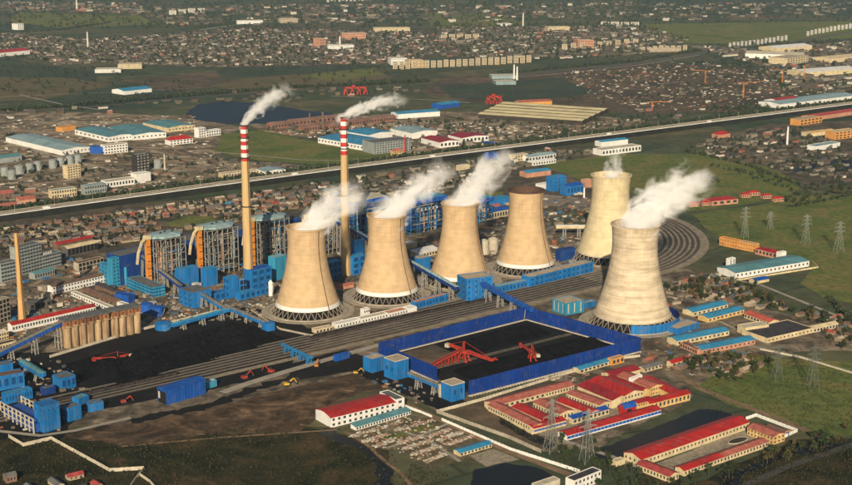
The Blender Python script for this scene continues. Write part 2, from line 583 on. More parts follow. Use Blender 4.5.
G_BROWN = soil('brown_waste', [(0.3, (0.050, 0.046, 0.034)), (0.45, (0.080, 0.064, 0.043)), (0.58, (0.12, 0.088, 0.056)), (0.72, (0.19, 0.13, 0.085))], 0.008, 0.05, warp=1.0)
G_SAND = soil('sandy_yard', [(0.30, (0.055, 0.050, 0.036)), (0.42, (0.12, 0.095, 0.062)), (0.53, (0.24, 0.185, 0.12)), (0.66, (0.40, 0.32, 0.22))], 0.018, 0.1, warp=1.5)
G_COAL = soil('coal_dust', [(0.3, (0.008, 0.008, 0.009)), (0.55, (0.014, 0.013, 0.013)), (0.75, (0.032, 0.026, 0.021))], 0.03, 0.25)
G_RUBBLE = soil('rubble_ground', [(0.3, (0.065, 0.062, 0.032)), (0.46, (0.11, 0.092, 0.050)), (0.6, (0.18, 0.145, 0.09)), (0.74, (0.30, 0.25, 0.17))], 0.06, 0.5)
G_COURT = soil('courtyard_paving', [(0.3, (0.22, 0.185, 0.13)), (0.6, (0.32, 0.27, 0.19))], 0.05, 0.3, bumpd=0)

LAYER = [0.02]
def patch(name, pts, m, jit=3.0, step=14.0, z=None):
    """a piece of ground: outline in photo pixels laid on the plain, edge roughened"""
    if z is None:
        z = LAYER[0]
        LAYER[0] += 0.007
    # ground that meets the picture's edge goes on beyond it
    w = [P(x + (220 if x >= 850 else -220 if x <= 0 else 0), y + (130 if y >= 485 else 0)) for x, y in pts]
    out = []
    for i, a in enumerate(w):
        b = w[(i + 1) % len(w)]
        n = max(1, int((b - a).length / step))
        n = min(n, 60)
        for k in range(n):
            q = a.lerp(b, k / n)
            j = jit if k else jit * 0.4
            out.append((q.x + random.uniform(-j, j), q.y + random.uniform(-j, j), z))
    area = sum(out[i][0] * out[(i + 1) % len(out)][1] - out[(i + 1) % len(out)][0] * out[i][1] for i in range(len(out)))
    if area < 0:
        out.reverse()
    return struct(MB().add(out, [tuple(range(len(out)))]).obj(name, m))

def ribbon(mb, pts, w0, w1, z, mi=0):
    """flat strip from offset w0 to w1 (metres left of travel) along world points"""
    n = len(pts)
    vs = []
    for i, p in enumerate(pts):
        t = (pts[min(i + 1, n - 1)] - pts[max(i - 1, 0)])
        t.z = 0
        t.normalize()
        nn = Vector((-t.y, t.x, 0))
        for w in (w0, w1):
            q = p + nn * w
            vs.append((q.x, q.y, z + p.z))
    fs = [(2 * i, 2 * i + 2, 2 * i + 3, 2 * i + 1) if w0 > w1 else (2 * i + 1, 2 * i, 2 * i + 2, 2 * i + 3) for i in range(n - 1)]
    return mb.add(vs, fs, mi)

def strip(name, px, width, m, parent=None, z=None):
    if z is None:
        z = LAYER[0]
        LAYER[0] += 0.004
    pts = [P(*p) for p in px]
    for e, f in ((0, 1), (-1, -2)):
        if px[e][0] >= 850 or px[e][0] <= 0 or px[e][1] >= 486:
            q = pts[e] + (pts[e] - pts[f]).normalized() * 260
            pts.insert(0, q) if e == 0 else pts.append(q)
    o = ribbon(MB(), pts, width / 2, -width / 2, z).obj(name, m, parent)
    return struct(o) if parent is None else o

# broad far fields (top of the picture)
patch('field', [(0, 62), (60, 66), (100, 72), (95, 86), (40, 92), (0, 90)], G_DARK, 8, 60)
patch('field', [(0, 74), (70, 78), (110, 84), (60, 100), (0, 104)], G_DRY, 8, 60)
patch('field', [(40, 100), (120, 84), (180, 92), (150, 108), (60, 112)], G_DARK, 8, 60)
patch('field', [(120, 80), (215, 72), (235, 84), (170, 92)], G_BROWN, 8, 60)
patch('field', [(210, 86), (250, 78), (330, 72), (375, 68), (392, 77), (330, 88), (250, 93)], G_DRY, 6, 60)
patch('field', [(300, 76), (372, 68), (384, 75), (330, 81)], G_FIELD, 6, 60)
patch('field', [(250, 62), (330, 60), (390, 66), (320, 72), (240, 78), (215, 72)], G_DARK, 8, 60)
patch('field', [(20, 12), (140, 16), (160, 24), (60, 28), (10, 22)], G_FIELD, 10, 90)
patch('field', [(310, 6), (420, 8), (430, 18), (340, 16)], G_DARK, 10, 90)
patch('field', [(425, 12), (500, 14), (530, 24), (470, 30), (430, 26)], G_FIELD, 10, 90)
patch('field', [(440, 78), (540, 72), (660, 62), (760, 70), (800, 95), (740, 112), (640, 115), (560, 105), (470, 102), (420, 92)], G_BROWN, 8, 60)
patch('field', [(440, 86), (560, 78), (600, 92), (520, 103), (450, 98)], G_DARK, 8, 60)
patch('field', [(725, 14), (780, 12), (790, 18), (730, 21)], G_DRY, 8, 60)
patch('field', [(640, 24), (760, 22), (852, 18), (852, 28), (730, 44), (650, 42)], G_FIELD, 10, 90)
patch('field', [(640, 0), (852, 0), (852, 12), (700, 16), (640, 12)], G_DARK, 10, 120)
patch('village_ground', [(90, 38), (250, 26), (430, 30), (460, 50), (400, 64), (200, 68), (100, 62)], G_TOWN, 10, 70)
patch('village_ground', [(0, 118), (60, 112), (190, 116), (240, 128), (220, 160), (330, 166), (200, 188), (0, 215)], G_SAND, 6, 40)
patch('village_ground', [(0, 226), (200, 199), (420, 167), (560, 147), (640, 150), (560, 168), (600, 195), (520, 240), (300, 275), (100, 265), (0, 262)], G_TOWN, 5, 30)
patch('village_ground', [(250, 124), (330, 118), (420, 112), (560, 112), (640, 120), (610, 138), (480, 154), (430, 158), (330, 140), (262, 132)], G_SAND, 6, 40)
patch('village_ground', [(700, 140), (770, 124), (852, 112), (852, 172), (810, 185), (770, 172), (720, 162)], G_TOWN, 5, 30)
patch('field', [(164, 224), (190, 216), (216, 216), (212, 226), (186, 231)], G_FIELD, 3, 15)
patch('field', [(452, 200), (480, 192), (504, 192), (500, 204), (470, 212)], G_FIELD, 3, 15)
patch('field', [(300, 182), (330, 176), (352, 178), (330, 188)], G_DARK, 3, 15)
for q in ((175, 224, 26), (200, 220, 24), (470, 203, 22), (490, 198, 20), (328, 181, 22)):
    block(*P(q[0], q[1])[:2], q[2])
# fields beside the plant
patch('field', [(215, 152), (222, 134), (262, 130), (300, 139), (412, 154), (432, 159), (352, 167), (262, 161)], G_FIELD, 4, 25)
patch('field', [(540, 164), (610, 154), (700, 154), (765, 166), (800, 183), (792, 196), (740, 206), (690, 212), (640, 196), (585, 182)], G_FIELD, 4, 25)
patch('field', [(690, 214), (760, 205), (800, 196), (856, 186), (856, 322), (826, 300), (800, 284), (812, 268), (770, 256), (722, 240)], G_FIELD, 4, 25)
patch('field', [(690, 388), (700, 372), (745, 352), (790, 360), (856, 374), (856, 440), (806, 436), (798, 428), (752, 412)], G_FIELD, 3, 18)
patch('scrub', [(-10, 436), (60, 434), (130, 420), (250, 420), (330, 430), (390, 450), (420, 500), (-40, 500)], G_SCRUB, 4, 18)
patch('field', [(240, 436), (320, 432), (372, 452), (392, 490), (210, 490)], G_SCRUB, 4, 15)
patch('bare_earth', [(60, 436), (130, 418), (205, 408), (290, 372), (350, 368), (388, 386), (330, 404), (312, 421), (300, 432), (200, 436), (120, 446)], G_BARE, 4, 15)
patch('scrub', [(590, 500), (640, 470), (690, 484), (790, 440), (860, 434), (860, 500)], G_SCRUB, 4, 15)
# the plant's own ground
patch('yard_ground', [(0, 262), (100, 264), (300, 240), (480, 222), (590, 228), (690, 270), (745, 300), (800, 318), (856, 336), (856, 350), (800, 352), (752, 356), (700, 385), (640, 372), (600, 350), (470, 400), (440, 414), (360, 372), (200, 410), (120, 425), (0, 440)], G_YARD, 3, 20)
patch('yard_ground', [(486, 410), (560, 372), (640, 356), (692, 384), (690, 402), (650, 420), (590, 452), (545, 452)], G_YARD, 3, 15)
patch('coal_dust_ground', [(-10, 360), (60, 352), (225, 306), (262, 310), (330, 335), (300, 352), (290, 372), (200, 392), (80, 412), (60, 440), (-10, 436)], G_COAL, 3, 15)
patch('coal_dust_ground', [(276, 368), (345, 350), (420, 372), (470, 404), (440, 412), (390, 388), (350, 372), (300, 380)], G_COAL, 2, 10)
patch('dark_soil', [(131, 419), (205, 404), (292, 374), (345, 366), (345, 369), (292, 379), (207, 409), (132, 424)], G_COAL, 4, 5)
patch('brown_earth', [(447, 410), (488, 400), (562, 373), (582, 378), (492, 406), (545, 440), (540, 450)], G_BROWN, 2, 10)
patch('rubble_plot', [(343, 432), (404, 412), (440, 420), (462, 434), (420, 460), (392, 452)], G_RUBBLE, 2, 8)
patch('rubble_plot', [(420, 438), (452, 424), (516, 452), (480, 464), (456, 462), (432, 470), (405, 458)], G_RUBBLE, 2, 8)
patch('concrete_yard', [(470, 456), (493, 449), (520, 460), (486, 467)], G_COURT, 1, 8)
patch('grass_strip', [(383, 437), (432, 424), (436, 428), (388, 441)], G_FIELD, 1, 6)
patch('courtyard', [(652, 466), (742, 430), (766, 440), (690, 472), (676, 474)], G_COURT, 1, 8)
patch('courtyard', [(540, 412), (588, 400), (652, 404), (660, 412), (566, 438), (540, 436)], G_COURT, 1, 8)
# water
patch('lake', [(186, 114), (196, 105), (222, 101), (262, 103), (300, 110), (332, 113), (336, 118), (290, 124), (228, 124), (196, 120)], LAKE, 4, 30)
patch('pond', [(588, 452), (618, 442), (664, 424), (700, 409), (722, 411), (736, 417), (640, 453), (626, 460), (604, 460)], WATER, 2, 8)
patch('pond', [(446, 490), (474, 470), (506, 463), (530, 466), (552, 476), (560, 490)], WATER, 2, 8)
patch('canal', [(497, 414), (512, 421), (534, 434), (556, 446), (550, 449), (526, 438), (500, 424)], WATER, 1.5, 8)
patch('canal', [(330, 422), (336, 431), (346, 438), (378, 452), (392, 470), (396, 490), (382, 490), (376, 466), (360, 450), (330, 440), (318, 434)], WATER, 2, 8)
patch('canal', [(690, 496), (720, 476), (800, 446), (852, 428), (852, 434), (790, 456), (740, 478), (712, 496)], WATER, 2, 8)
patch('pond', [(790, 172), (820, 158), (852, 160), (852, 168), (826, 172)], LAKE, 3, 20)

# roads and tracks
strip('road', [(-5, 431), (40, 436), (75, 431), (131, 418)], 5, ROADL)
strip('road', [(222, 393), (250, 383), (284, 372.5), (330, 359), (380, 345)], 9, ROADL)
strip('road', [(745, 345), (800, 357), (856, 374)], 6, ROADL)
strip('road', [(662, 365), (700, 389), (744, 406), (800, 428), (828, 440)], 7, DIRT)
strip('road', [(345, 432), (366, 444), (385, 462), (402, 474), (414, 490)], 3.5, DIRT)
strip('road', [(406, 405), (440, 420), (516, 455), (588, 482), (620, 496)], 7, DIRT)
strip('road', [(300, 425), (340, 430), (220, 438), (120, 447)], 3, DIRT)
strip('path', [(388, 448), (404, 443), (434, 430), (448, 424)], 3, ROADL)
strip('path', [(404, 432), (428, 440), (460, 462)], 3, ROADL)
strip('road', [(560, 440), (612, 457), (640, 468)], 5, ROADL)
strip('road', [(740, 488), (790, 466), (856, 444)], 7, ASPH)
strip('road', [(700, 274), (760, 285), (852, 322)], 5, ROADL)
strip('road', [(712, 345), (680, 326), (720, 322), (770, 345)], 5, ROADL)
strip('road', [(-20, 115), (80, 108), (200, 97), (300, 90), (430, 84), (470, 82)], 14, DARKC)
strip('road', [(200, 30), (250, 23), (340, 18), (470, 12), (640, 4)], 14, ROADL)
strip('road', [(0, 34), (60, 31), (110, 23), (170, 21)], 10, ROADL)
strip('road', [(500, 76), (560, 71), (640, 63), (700, 53), (760, 48), (860, 30)], 26, DARKC)
strip('road', [(500, 79), (560, 73.5), (640, 65), (700, 55)], 6, ROADL)
strip('road', [(0, 141), (60, 158), (120, 172), (200, 166)], 6, ROADL)
strip('road', [(215, 152), (300, 160), (420, 163)], 5, ROADL)
strip('road', [(330, 96), (430, 100), (470, 103)], 6, ROADL)
strip('road', [(20, 95), (60, 104), (100, 110)], 6, ROADL)
strip('road', [(0, 97), (120, 92), (200, 88)], 5, ROADL)
# ---BUILDERS---
# ------------------------------------------------------------------ railway: parallel sidings that swing into a loop
LC = Vector((85, 1717, 0))
def track_points(Rr, s0, a1, straight=True):
    pts = []
    ta = R(-52)
    tp = LC + Vector((math.cos(ta), math.sin(ta), 0)) * Rr
    d = Vector((math.cos(R(38)), math.sin(R(38)), 0))
    if straight:
        s = s0
        while s < -1:
            pts.append(tp + d * s)
            s += 25
    n = 60
    for i in range(n + 1):
        a = ta + (R(a1) - ta) * i / n
        pts.append(LC + Vector((math.cos(a), math.sin(a), 0)) * Rr)
    return pts
def off(pts, w):
    out = []
    n = len(pts)
    for i, p in enumerate(pts):
        t = (pts[min(i + 1, n - 1)] - pts[max(i - 1, 0)]).normalized()
        out.append(p + Vector((-t.y, t.x, 0)) * w)
    return out
for i, (Rr, s0, mb_) in enumerate([(224, -560, 0), (231, -640, 0), (238, -760, 0), (245, -800, 0), (252, -820, 0), (259, -760, 0), (266, -760, 0)]):
    pts = track_points(Rr, s0, 80)
    me = MB()
    L_, R_ = off(pts, 2.0), off(pts, -2.0)
    l_, r_ = off(pts, 1.5), off(pts, -1.5)
    n = len(pts)
    vs = []
    for k in range(n):
        vs += [(L_[k].x, L_[k].y, 1.75), (l_[k].x, l_[k].y, 2.3), (r_[k].x, r_[k].y, 2.3), (R_[k].x, R_[k].y, 1.75)]
    fs = []
    for k in range(n - 1):
        for q in range(3):
            fs.append((4 * k + q, 4 * k + q + 1, 4 * k + 5 + q, 4 * k + 4 + q))
    me.add([Vector(v) for v in vs], [tuple(reversed(f)) for f in fs])
    t = struct(me.obj('railway_track', BALLAST))
    t.location.z = -1.12
    for side in (-0.75, 0.75):
        rl = MB()
        op = off(pts, side)
        for k in range(n - 1):
            rl.beam(op[k] + Vector((0, 0, 2.42)), op[k + 1] + Vector((0, 0, 2.42)), 0.16, 0.2)
        rl.obj('rail', RAILM, t)
# tan loop beds between the tracks and the wide pale service road outside
lb = MB()
for r0, r1 in ((205, 217), (266, 272)):
    ribbon(lb, track_points((r0 + r1) / 2, -300, 80), (r1 - r0) / 2, -(r1 - r0) / 2, 0.62)
struct(lb.obj('loop_bank', TANBALLAST))
struct(ribbon(MB(), track_points(275, -620, 80), 4.0, -4.0, 0.6).obj('service_road', TANBALLAST))
struct(ribbon(MB(), [p for p in track_points(238, -60, 80)], 29, -29, 0.59).obj('loop_bed', TANBALLAST))
struct(ribbon(MB(), track_points(243, -330, 80), 25, -25, 0.56).obj('track_bed', mat('grey_track_bed', (0.022, 0.019, 0.016), .95, .6, .06)))

# ------------------------------------------------------------------ expressway on its embankment
HWP = [P(*p) for p in ((-160, 243), (0, 220.5), (200, 192.5), (400, 165.5), (560, 145), (700, 127), (860, 106), (960, 92))]
def spline(pts, n=10):
    out = []
    for i in range(len(pts) - 1):
        p0, p1, p2, p3 = pts[max(i - 1, 0)], pts[i], pts[i + 1], pts[min(i + 2, len(pts) - 1)]
        for k in range(n):
            t = k / n
            out.append(0.5 * ((2 * p1) + (p2 - p0) * t + (2 * p0 - 5 * p1 + 4 * p2 - p3) * t * t + (3 * p1 - p0 - 3 * p2 + p3) * t ** 3))
    out.append(pts[-1].copy())
    return out
HW = spline(HWP, 12)
HWZ = 9.0
def sweep(pts, prof, m, name, parent=None):
    """outline (offset, height) swept along the road"""
    k = len(prof)
    vs, fs = [], []
    cols = [off(pts, w) for w, _ in prof]
    for i in range(len(pts)):
        for q in range(k):
            vs.append((cols[q][i].x, cols[q][i].y, prof[q][1]))
    for i in range(len(pts) - 1):
        for q in range(k - 1):
            fs.append((i * k + q, (i + 1) * k + q, (i + 1) * k + q + 1, i * k + q + 1))
    return MB().add(vs, fs).obj(name, m, parent)
hw = struct(sweep(HW, [(-11, HWZ), (11, HWZ)], ASPH, 'expressway'))
sweep(HW, [(-11.5, 0), (-11.2, HWZ + 0.02)], mat('embankment_wall', (0.016, 0.016, 0.013), 0.95, 0.5, 0.05), 'embankment', hw)
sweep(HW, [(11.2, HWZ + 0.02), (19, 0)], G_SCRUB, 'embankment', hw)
for w in (-11.2, 10.6, -0.3):
    sweep(HW, [(w, HWZ), (w, HWZ + 1.3), (w + 0.6, HWZ + 1.3), (w + 0.6, HWZ)], WHITE if w < -1 else CONC, 'barrier', hw)
for w in (-9.8, -1.6, 1.3, 9.6):
    sweep(HW, [(w, HWZ + 0.03), (w + 0.25, HWZ + 0.03)], WHITE, 'lane_line', hw)
for w in (-5.6, 5.4):
    lm = MB()
    pp = off(HW, w)
    for i in range(0, len(pp) - 1):
        a, b = pp[i], pp[i + 1]
        nseg = max(1, int((b - a).length / 15))
        for k in range(nseg):
            p, q = a.lerp(b, k / nseg), a.lerp(b, (k + 0.4) / nseg)
            ribbon(lm, [p, q], 0.12, -0.12, HWZ + 0.03)
    lm.obj('lane_line', WHITE, hw)
def along(pts, step):
    acc, out = 0.0, []
    for a, b in zip(pts, pts[1:]):
        L = (b - a).length
        while acc < L:
            out.append((a.lerp(b, acc / L), math.atan2(b.y - a.y, b.x - a.x)))
            acc += step
        acc -= L
    return out
def lamp_mesh():
    pole = MB().lathe([(0.22, 0), (0.12, 11)], 6)
    arm = MB().beam((0, 0, 10.9), (0, -2.2, 11.6), 0.12)
    arm.beam((0, 0, 10.9), (0, 2.2, 11.6), 0.12)
    hd = MB().box(-0.2, -3.1, 11.5, 0.2, -2.0, 11.75)
    h2 = MB().box(-0.2, 2.0, 11.5, 0.2, 3.1, 11.75)
    return pole.mesh('lamp_pole', PALEC), arm.mesh('lamp_arm', PALEC), hd.mesh('lamp_head', STEEL), h2.mesh('lamp_head', STEEL)
LAMP = lamp_mesh()
k = 0
for p, a in along(HW, 58):
    q = Vector((p.x, p.y, HWZ))
    if not -4 < pix(q)[0] < 856:
        continue
    k += 1
    t = thing('street_lamp', '%s lamp post from the left along the raised expressway' % ORD(k), 'street lamp', q, a, 'lamps along the expressway')
    for nm, me in zip(('pole', 'arm', 'lamp_head', 'lamp_head'), LAMP):
        link(nm, me, t)
# vehicles
def vehicle(name, label, cat, p, rz, body, cargo, kind, group=None):
    t = thing(name, label, cat, p, rz, group)
    if kind == 'truck':
        MB().box(3.6, -1.2, 0.6, 5.6, 1.2, 3.0).obj('cab', body, t)
        MB().box(-4.8, -1.25, 1.0, 3.3, 1.25, 3.6).obj('cargo_box', cargo, t)
        ubox('windscreen', t, GLASS, (5.62, 0, 2.2), (0.06, 2.0, 0.9))
        wx = (-3.6, -2.3, 4.4)
    else:
        MB().add([(-2.2, -.9, .4), (2.2, -.9, .4), (2.2, .9, .4), (-2.2, .9, .4), (-2.2, -.9, 1.0), (2.2, -.9, .9), (2.2, .9, .9), (-2.2, .9, 1.0)],
                 [(0, 3, 2, 1), (4, 5, 6, 7), (0, 1, 5, 4), (1, 2, 6, 5), (2, 3, 7, 6), (3, 0, 4, 7)]).obj('body', body, t)
        MB().add([(-1.6, -.8, 1.0), (1.0, -.8, .95), (1.0, .8, .95), (-1.6, .8, 1.0), (-1.1, -.7, 1.5), (.4, -.7, 1.5), (.4, .7, 1.5), (-1.1, .7, 1.5)],
                 [(4, 5, 6, 7), (0, 1, 5, 4), (1, 2, 6, 5), (2, 3, 7, 6), (3, 0, 4, 7)]).obj('cabin', GLASS, t)
        wx = (-1.4, 1.4)
    for x in wx:
        for y in (-0.95, 0.95):
            w = link('wheel', WHEEL, t)
            w.location = (x, y, 0.42)
            w.rotation_euler = (math.pi / 2, 0, 0)
    return t
WHEEL = MB().lathe([(0.42, -0.15), (0.42, 0.15)], 10).mesh('wheel', DARKC)
for i, (p, a) in enumerate(along(off(HW, -7.6), 137)):
    if 1 < i < 14:
        kk = ('truck', 'car', 'truck', 'car', 'car')[i % 5]
        vehicle('truck' if kk == 'truck' else 'car', '%s on the near lanes of the expressway, %s vehicle from the left' % ('white box truck' if kk == 'truck' else 'pale car', ORD(i - 1)),
                kk, Vector((p.x, p.y, HWZ)), a, WHITE, WHITE, kk, 'traffic on the expressway')

# ------------------------------------------------------------------ cooling towers
def tower_material(name, c, cs, banded):
    m = bpy.data.materials.new(name)
    m.use_nodes = True
    nt = m.node_tree
    b = nt.nodes['Principled BSDF']
    b.inputs['Roughness'].default_value = 0.92
    b.inputs['Specular IOR Level'].default_value = 0.12
    tc = _n(nt, 'ShaderNodeTexCoord')
    sep = _n(nt, 'ShaderNodeSeparateXYZ')
    nt.links.new(tc.outputs['Object'], sep.inputs[0])
    # angle round the shell and height
    at = _n(nt, 'ShaderNodeMath', operation='ARCTAN2')
    nt.links.new(sep.outputs[1], at.inputs[0])
    nt.links.new(sep.outputs[0], at.inputs[1])
    cmb = _n(nt, 'ShaderNodeCombineXYZ')
    mul = _n(nt, 'ShaderNodeMath', operation='MULTIPLY')
    mul.inputs[1].default_value = 26.0
    nt.links.new(at.outputs[0], mul.inputs[0])
    zs = _n(nt, 'ShaderNodeMath', operation='MULTIPLY')
    zs.inputs[1].default_value = 0.045
    nt.links.new(sep.outputs[2], zs.inputs[0])
    nt.links.new(mul.outputs[0], cmb.inputs[0])
    nt.links.new(zs.outputs[0], cmb.inputs[1])
    st = _n(nt, 'ShaderNodeTexNoise')
    st.inputs['Scale'].default_value = 1.0
    st.inputs['Detail'].default_value = 5
    nt.links.new(cmb.outputs[0], st.inputs['Vector'])
    # streaks strongest under the rim
    g = _n(nt, 'ShaderNodeMapRange')
    g.inputs[1].default_value, g.inputs[2].default_value = 45, 96
    g.inputs[3].default_value, g.inputs[4].default_value = 0.12, 0.6
    nt.links.new(sep.outputs[2], g.inputs[0])
    rs = _n(nt, 'ShaderNodeMapRange')
    rs.inputs[1].default_value, rs.inputs[2].default_value = 0.45, 0.75
    nt.links.new(st.outputs[0], rs.inputs[0])
    f = _n(nt, 'ShaderNodeMath', operation='MULTIPLY')
    nt.links.new(rs.outputs[0], f.inputs[0])
    nt.links.new(g.outputs[0], f.inputs[1])
    mx = _n(nt, 'ShaderNodeMix', data_type='RGBA')
    mx.inputs[6].default_value = (*c, 1)
    mx.inputs[7].default_value = (*cs, 1)
    nt.links.new(f.outputs[0], mx.inputs[0])
    # cast lifts: horizontal rings of slightly different concrete
    nb = _n(nt, 'ShaderNodeTexNoise')
    nb.inputs['Scale'].default_value = 1.0
    nb.inputs['Detail'].default_value = 6
    nb.inputs['Roughness'].default_value = 0.7
    cb = _n(nt, 'ShaderNodeCombineXYZ')
    z2 = _n(nt, 'ShaderNodeMath', operation='MULTIPLY')
    z2.inputs[1].default_value = 0.20 if banded else 0.5
    nt.links.new(sep.outputs[2], z2.inputs[0])
    a2 = _n(nt, 'ShaderNodeMath', operation='MULTIPLY')
    a2.inputs[1].default_value = 0.5
    nt.links.new(at.outputs[0], a2.inputs[0])
    nt.links.new(z2.outputs[0], cb.inputs[2])
    nt.links.new(a2.outputs[0], cb.inputs[0])
    nt.links.new(cb.outputs[0], nb.inputs['Vector'])
    rb = _n(nt, 'ShaderNodeMapRange')
    rb.inputs[1].default_value, rb.inputs[2].default_value = 0.3, 0.7
    k_ = 0.46 if banded else 0.12
    rb.inputs[3].default_value, rb.inputs[4].default_value = 1 - k_, 1 + k_ * 0.6
    nt.links.new(nb.outputs[0], rb.inputs[0])
    n3 = _n(nt, 'ShaderNodeTexNoise')
    n3.inputs['Scale'].default_value = 0.12
    n3.inputs['Detail'].default_value = 8
    nt.links.new(tc.outputs['Object'], n3.inputs['Vector'])
    r3 = _n(nt, 'ShaderNodeMapRange')
    r3.inputs[1].default_value, r3.inputs[2].default_value = 0.3, 0.7
    r3.inputs[3].default_value, r3.inputs[4].default_value = 0.86, 1.12
    nt.links.new(n3.outputs[0], r3.inputs[0])
    mm = _n(nt, 'ShaderNodeMath', operation='MULTIPLY')
    nt.links.new(rb.outputs[0], mm.inputs[0])
    nt.links.new(r3.outputs[0], mm.inputs[1])
    m2 = _n(nt, 'ShaderNodeMix', data_type='RGBA', blend_type='MULTIPLY')
    m2.inputs[0].default_value = 1.0
    nt.links.new(mx.outputs[2], m2.inputs[6])
    nt.links.new(mm.outputs[0], m2.inputs[7])
    nt.links.new(m2.outputs[2], b.inputs['Base Color'])
    MATS[name] = m
    return m
TAN = tower_material('tan_shell', (0.53, 0.375, 0.21), (0.27, 0.165, 0.095), False)
TAN2 = tower_material('pale_shell', (0.60, 0.50, 0.30), (0.40, 0.30, 0.17), False)
TAN3 = tower_material('banded_shell', (0.60, 0.49, 0.335), (0.36, 0.26, 0.165), True)
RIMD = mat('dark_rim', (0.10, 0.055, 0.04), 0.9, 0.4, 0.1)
LADDER = mat('ladder_stain', (0.14, 0.07, 0.04), 0.8, 0.3, 0.3)
MEMO = {}
def cooling_tower(label, base, H, rt, kk, zt, hb, m, white_ring=True, dark_rim=False, ladder=-52, npair=34):
    c = P(*base)
    block(c.x, c.y, 52)
    t = thing('cooling_tower', label, 'cooling tower', c, 0, 'cooling towers of the power plant')
    rad = lambda z: rt * math.sqrt(1 + ((zt * H - z) / kk) ** 2)
    key = (H, rt, kk, m.name, white_ring)
    zr = hb + (4.0 if white_ring else 0)
    if key not in MEMO:
        prof = [(rad(zr + (H - zr) * i / 44), zr + (H - zr) * i / 44) for i in range(45)]
        inner = [(r - 0.7, z) for r, z in reversed(prof)]
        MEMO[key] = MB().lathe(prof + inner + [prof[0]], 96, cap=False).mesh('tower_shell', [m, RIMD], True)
        if dark_rim:  # inside faces of the shell take the dark brown rim colour
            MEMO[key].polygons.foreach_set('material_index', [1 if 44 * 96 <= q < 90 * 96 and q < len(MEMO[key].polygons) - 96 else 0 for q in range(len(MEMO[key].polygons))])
        ring = [(rad(hb + (zr - hb) * i / 3) + 0.25, hb + (zr - hb) * i / 3) for i in range(4)] if white_ring else [(rad(hb) + 0.3, hb - 0.2), (rad(hb) + 0.3, hb + 1.2)]
        rin = [(r - 1.0, z) for r, z in reversed(ring)]
        MEMO[key, 'ring'] = MB().lathe(ring + rin + [ring[0]], 96, cap=False).mesh('base_ring', WHITE if white_ring else PALEC)
        ro = rad(0) + 3.2
        MEMO[key, 'basin'] = MB().lathe([(ro - 2, 0.25), (ro + 2.2, 0.25), (ro + 2.2, 1.5), (ro + 1.5, 1.5), (ro + 1.5, 1.0), (ro - 2, 1.0)], 72, cap=False).mesh('basin', CONC)
        MEMO[key, 'apron'] = MB().lathe([(ro + 2.0, 0.12), (ro + 9, 0.12), (ro + 9, 0.55), (ro + 2.0, 0.55)], 72, cap=False).mesh('apron', CONC)
        MEMO[key, 'fill'] = MB().lathe([(rad(hb) - 2.0, 0.3), (rad(hb) - 2.0, hb + 1)], 48).mesh('fill_pack', BLACK)  # black colour stands in for the shade inside the tower foot
        MEMO[key, 'pool'] = MB().lathe([(ro - 2, 0.2), (ro - 2, 0.8)], 48).mesh('pool', WATER)
        da = math.pi / npair
        for s in (-1, 1):
            p0 = Vector((ro, 0, 0.4))
            p1 = Vector((rad(hb) * math.cos(da * s), rad(hb) * math.sin(da * s), hb + 0.3))
            MEMO[key, 'leg', s] = MB().beam(p0, p1, 0.62).mesh('leg', mat('leg_concrete', (0.24, 0.20, 0.15), .9, .3, .2))
        rr = [(rad(H) + 0.05, H - 1.6), (rad(H) + 0.9, H - 1.2), (rad(H) + 0.9, H + 0.15), (rad(H) - 1.2, H + 0.15), (rad(H) - 1.2, H - 1.6)]
        MEMO[key, 'rim'] = MB().lathe(rr + [rr[0]], 96, cap=False).mesh('rim', m)
    link('shell', MEMO[key], t)
    link('base_ring', MEMO[key, 'ring'], t)
    link('basin', MEMO[key, 'basin'], t)
    link('apron', MEMO[key, 'apron'], t)
    link('fill_pack', MEMO[key, 'fill'], t)
    link('pool', MEMO[key, 'pool'], t)
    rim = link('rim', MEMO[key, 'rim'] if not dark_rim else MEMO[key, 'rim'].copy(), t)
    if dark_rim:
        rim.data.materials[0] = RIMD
        rim['label'] = 'dark brown rim'
    for i in range(npair):
        a = 2 * math.pi * i / npair
        for s in (-1, 1):
            o = link('leg', MEMO[key, 'leg', s], t)
            o.rotation_euler = (0, 0, a)
    if ladder is not None:
        a = R(ladder)
        lm = MB()
        ps = [Vector(((rad(z) + 0.5) * math.cos(a + (H - z) * 0.0006), (rad(z) + 0.5) * math.sin(a + (H - z) * 0.0006), z)) for z in [1.5 + (H - 1.5) * i / 30 for i in range(31)]]
        for p, q in zip(ps, ps[1:]):
            lm.beam(p, q, 0.7, 0.7)
        lm.obj('ladder', LADDER, t)
    return t
cooling_tower('tan cooling tower standing furthest left, steam hiding its mouth, in front of a striped chimney', (308, 311), 91, 19.7, 47.6, 0.82, 8, TAN, ladder=-48)
cooling_tower('tan cooling tower second from left, long steam plume drifting right', (387, 296), 91, 19.7, 47.6, 0.82, 8, TAN, ladder=-42)
cooling_tower('tan cooling tower third from left behind the blue transfer tower', (459.5, 281), 91, 19.7, 47.6, 0.82, 8, TAN, ladder=-28)
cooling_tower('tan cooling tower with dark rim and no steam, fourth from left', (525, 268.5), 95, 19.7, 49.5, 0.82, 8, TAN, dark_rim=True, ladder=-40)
cooling_tower('pale yellow cooling tower with a thin wisp of steam, furthest back on the right', (608.6, 258), 103, 22.6, 54, 0.82, 9, TAN2, False, ladder=-22, npair=36)
T6 = cooling_tower('large banded cooling tower nearest on the right with a blue wind fence round its foot', (632, 322), 103, 22.8, 54, 0.82, 9, TAN3, False, ladder=None, npair=36)
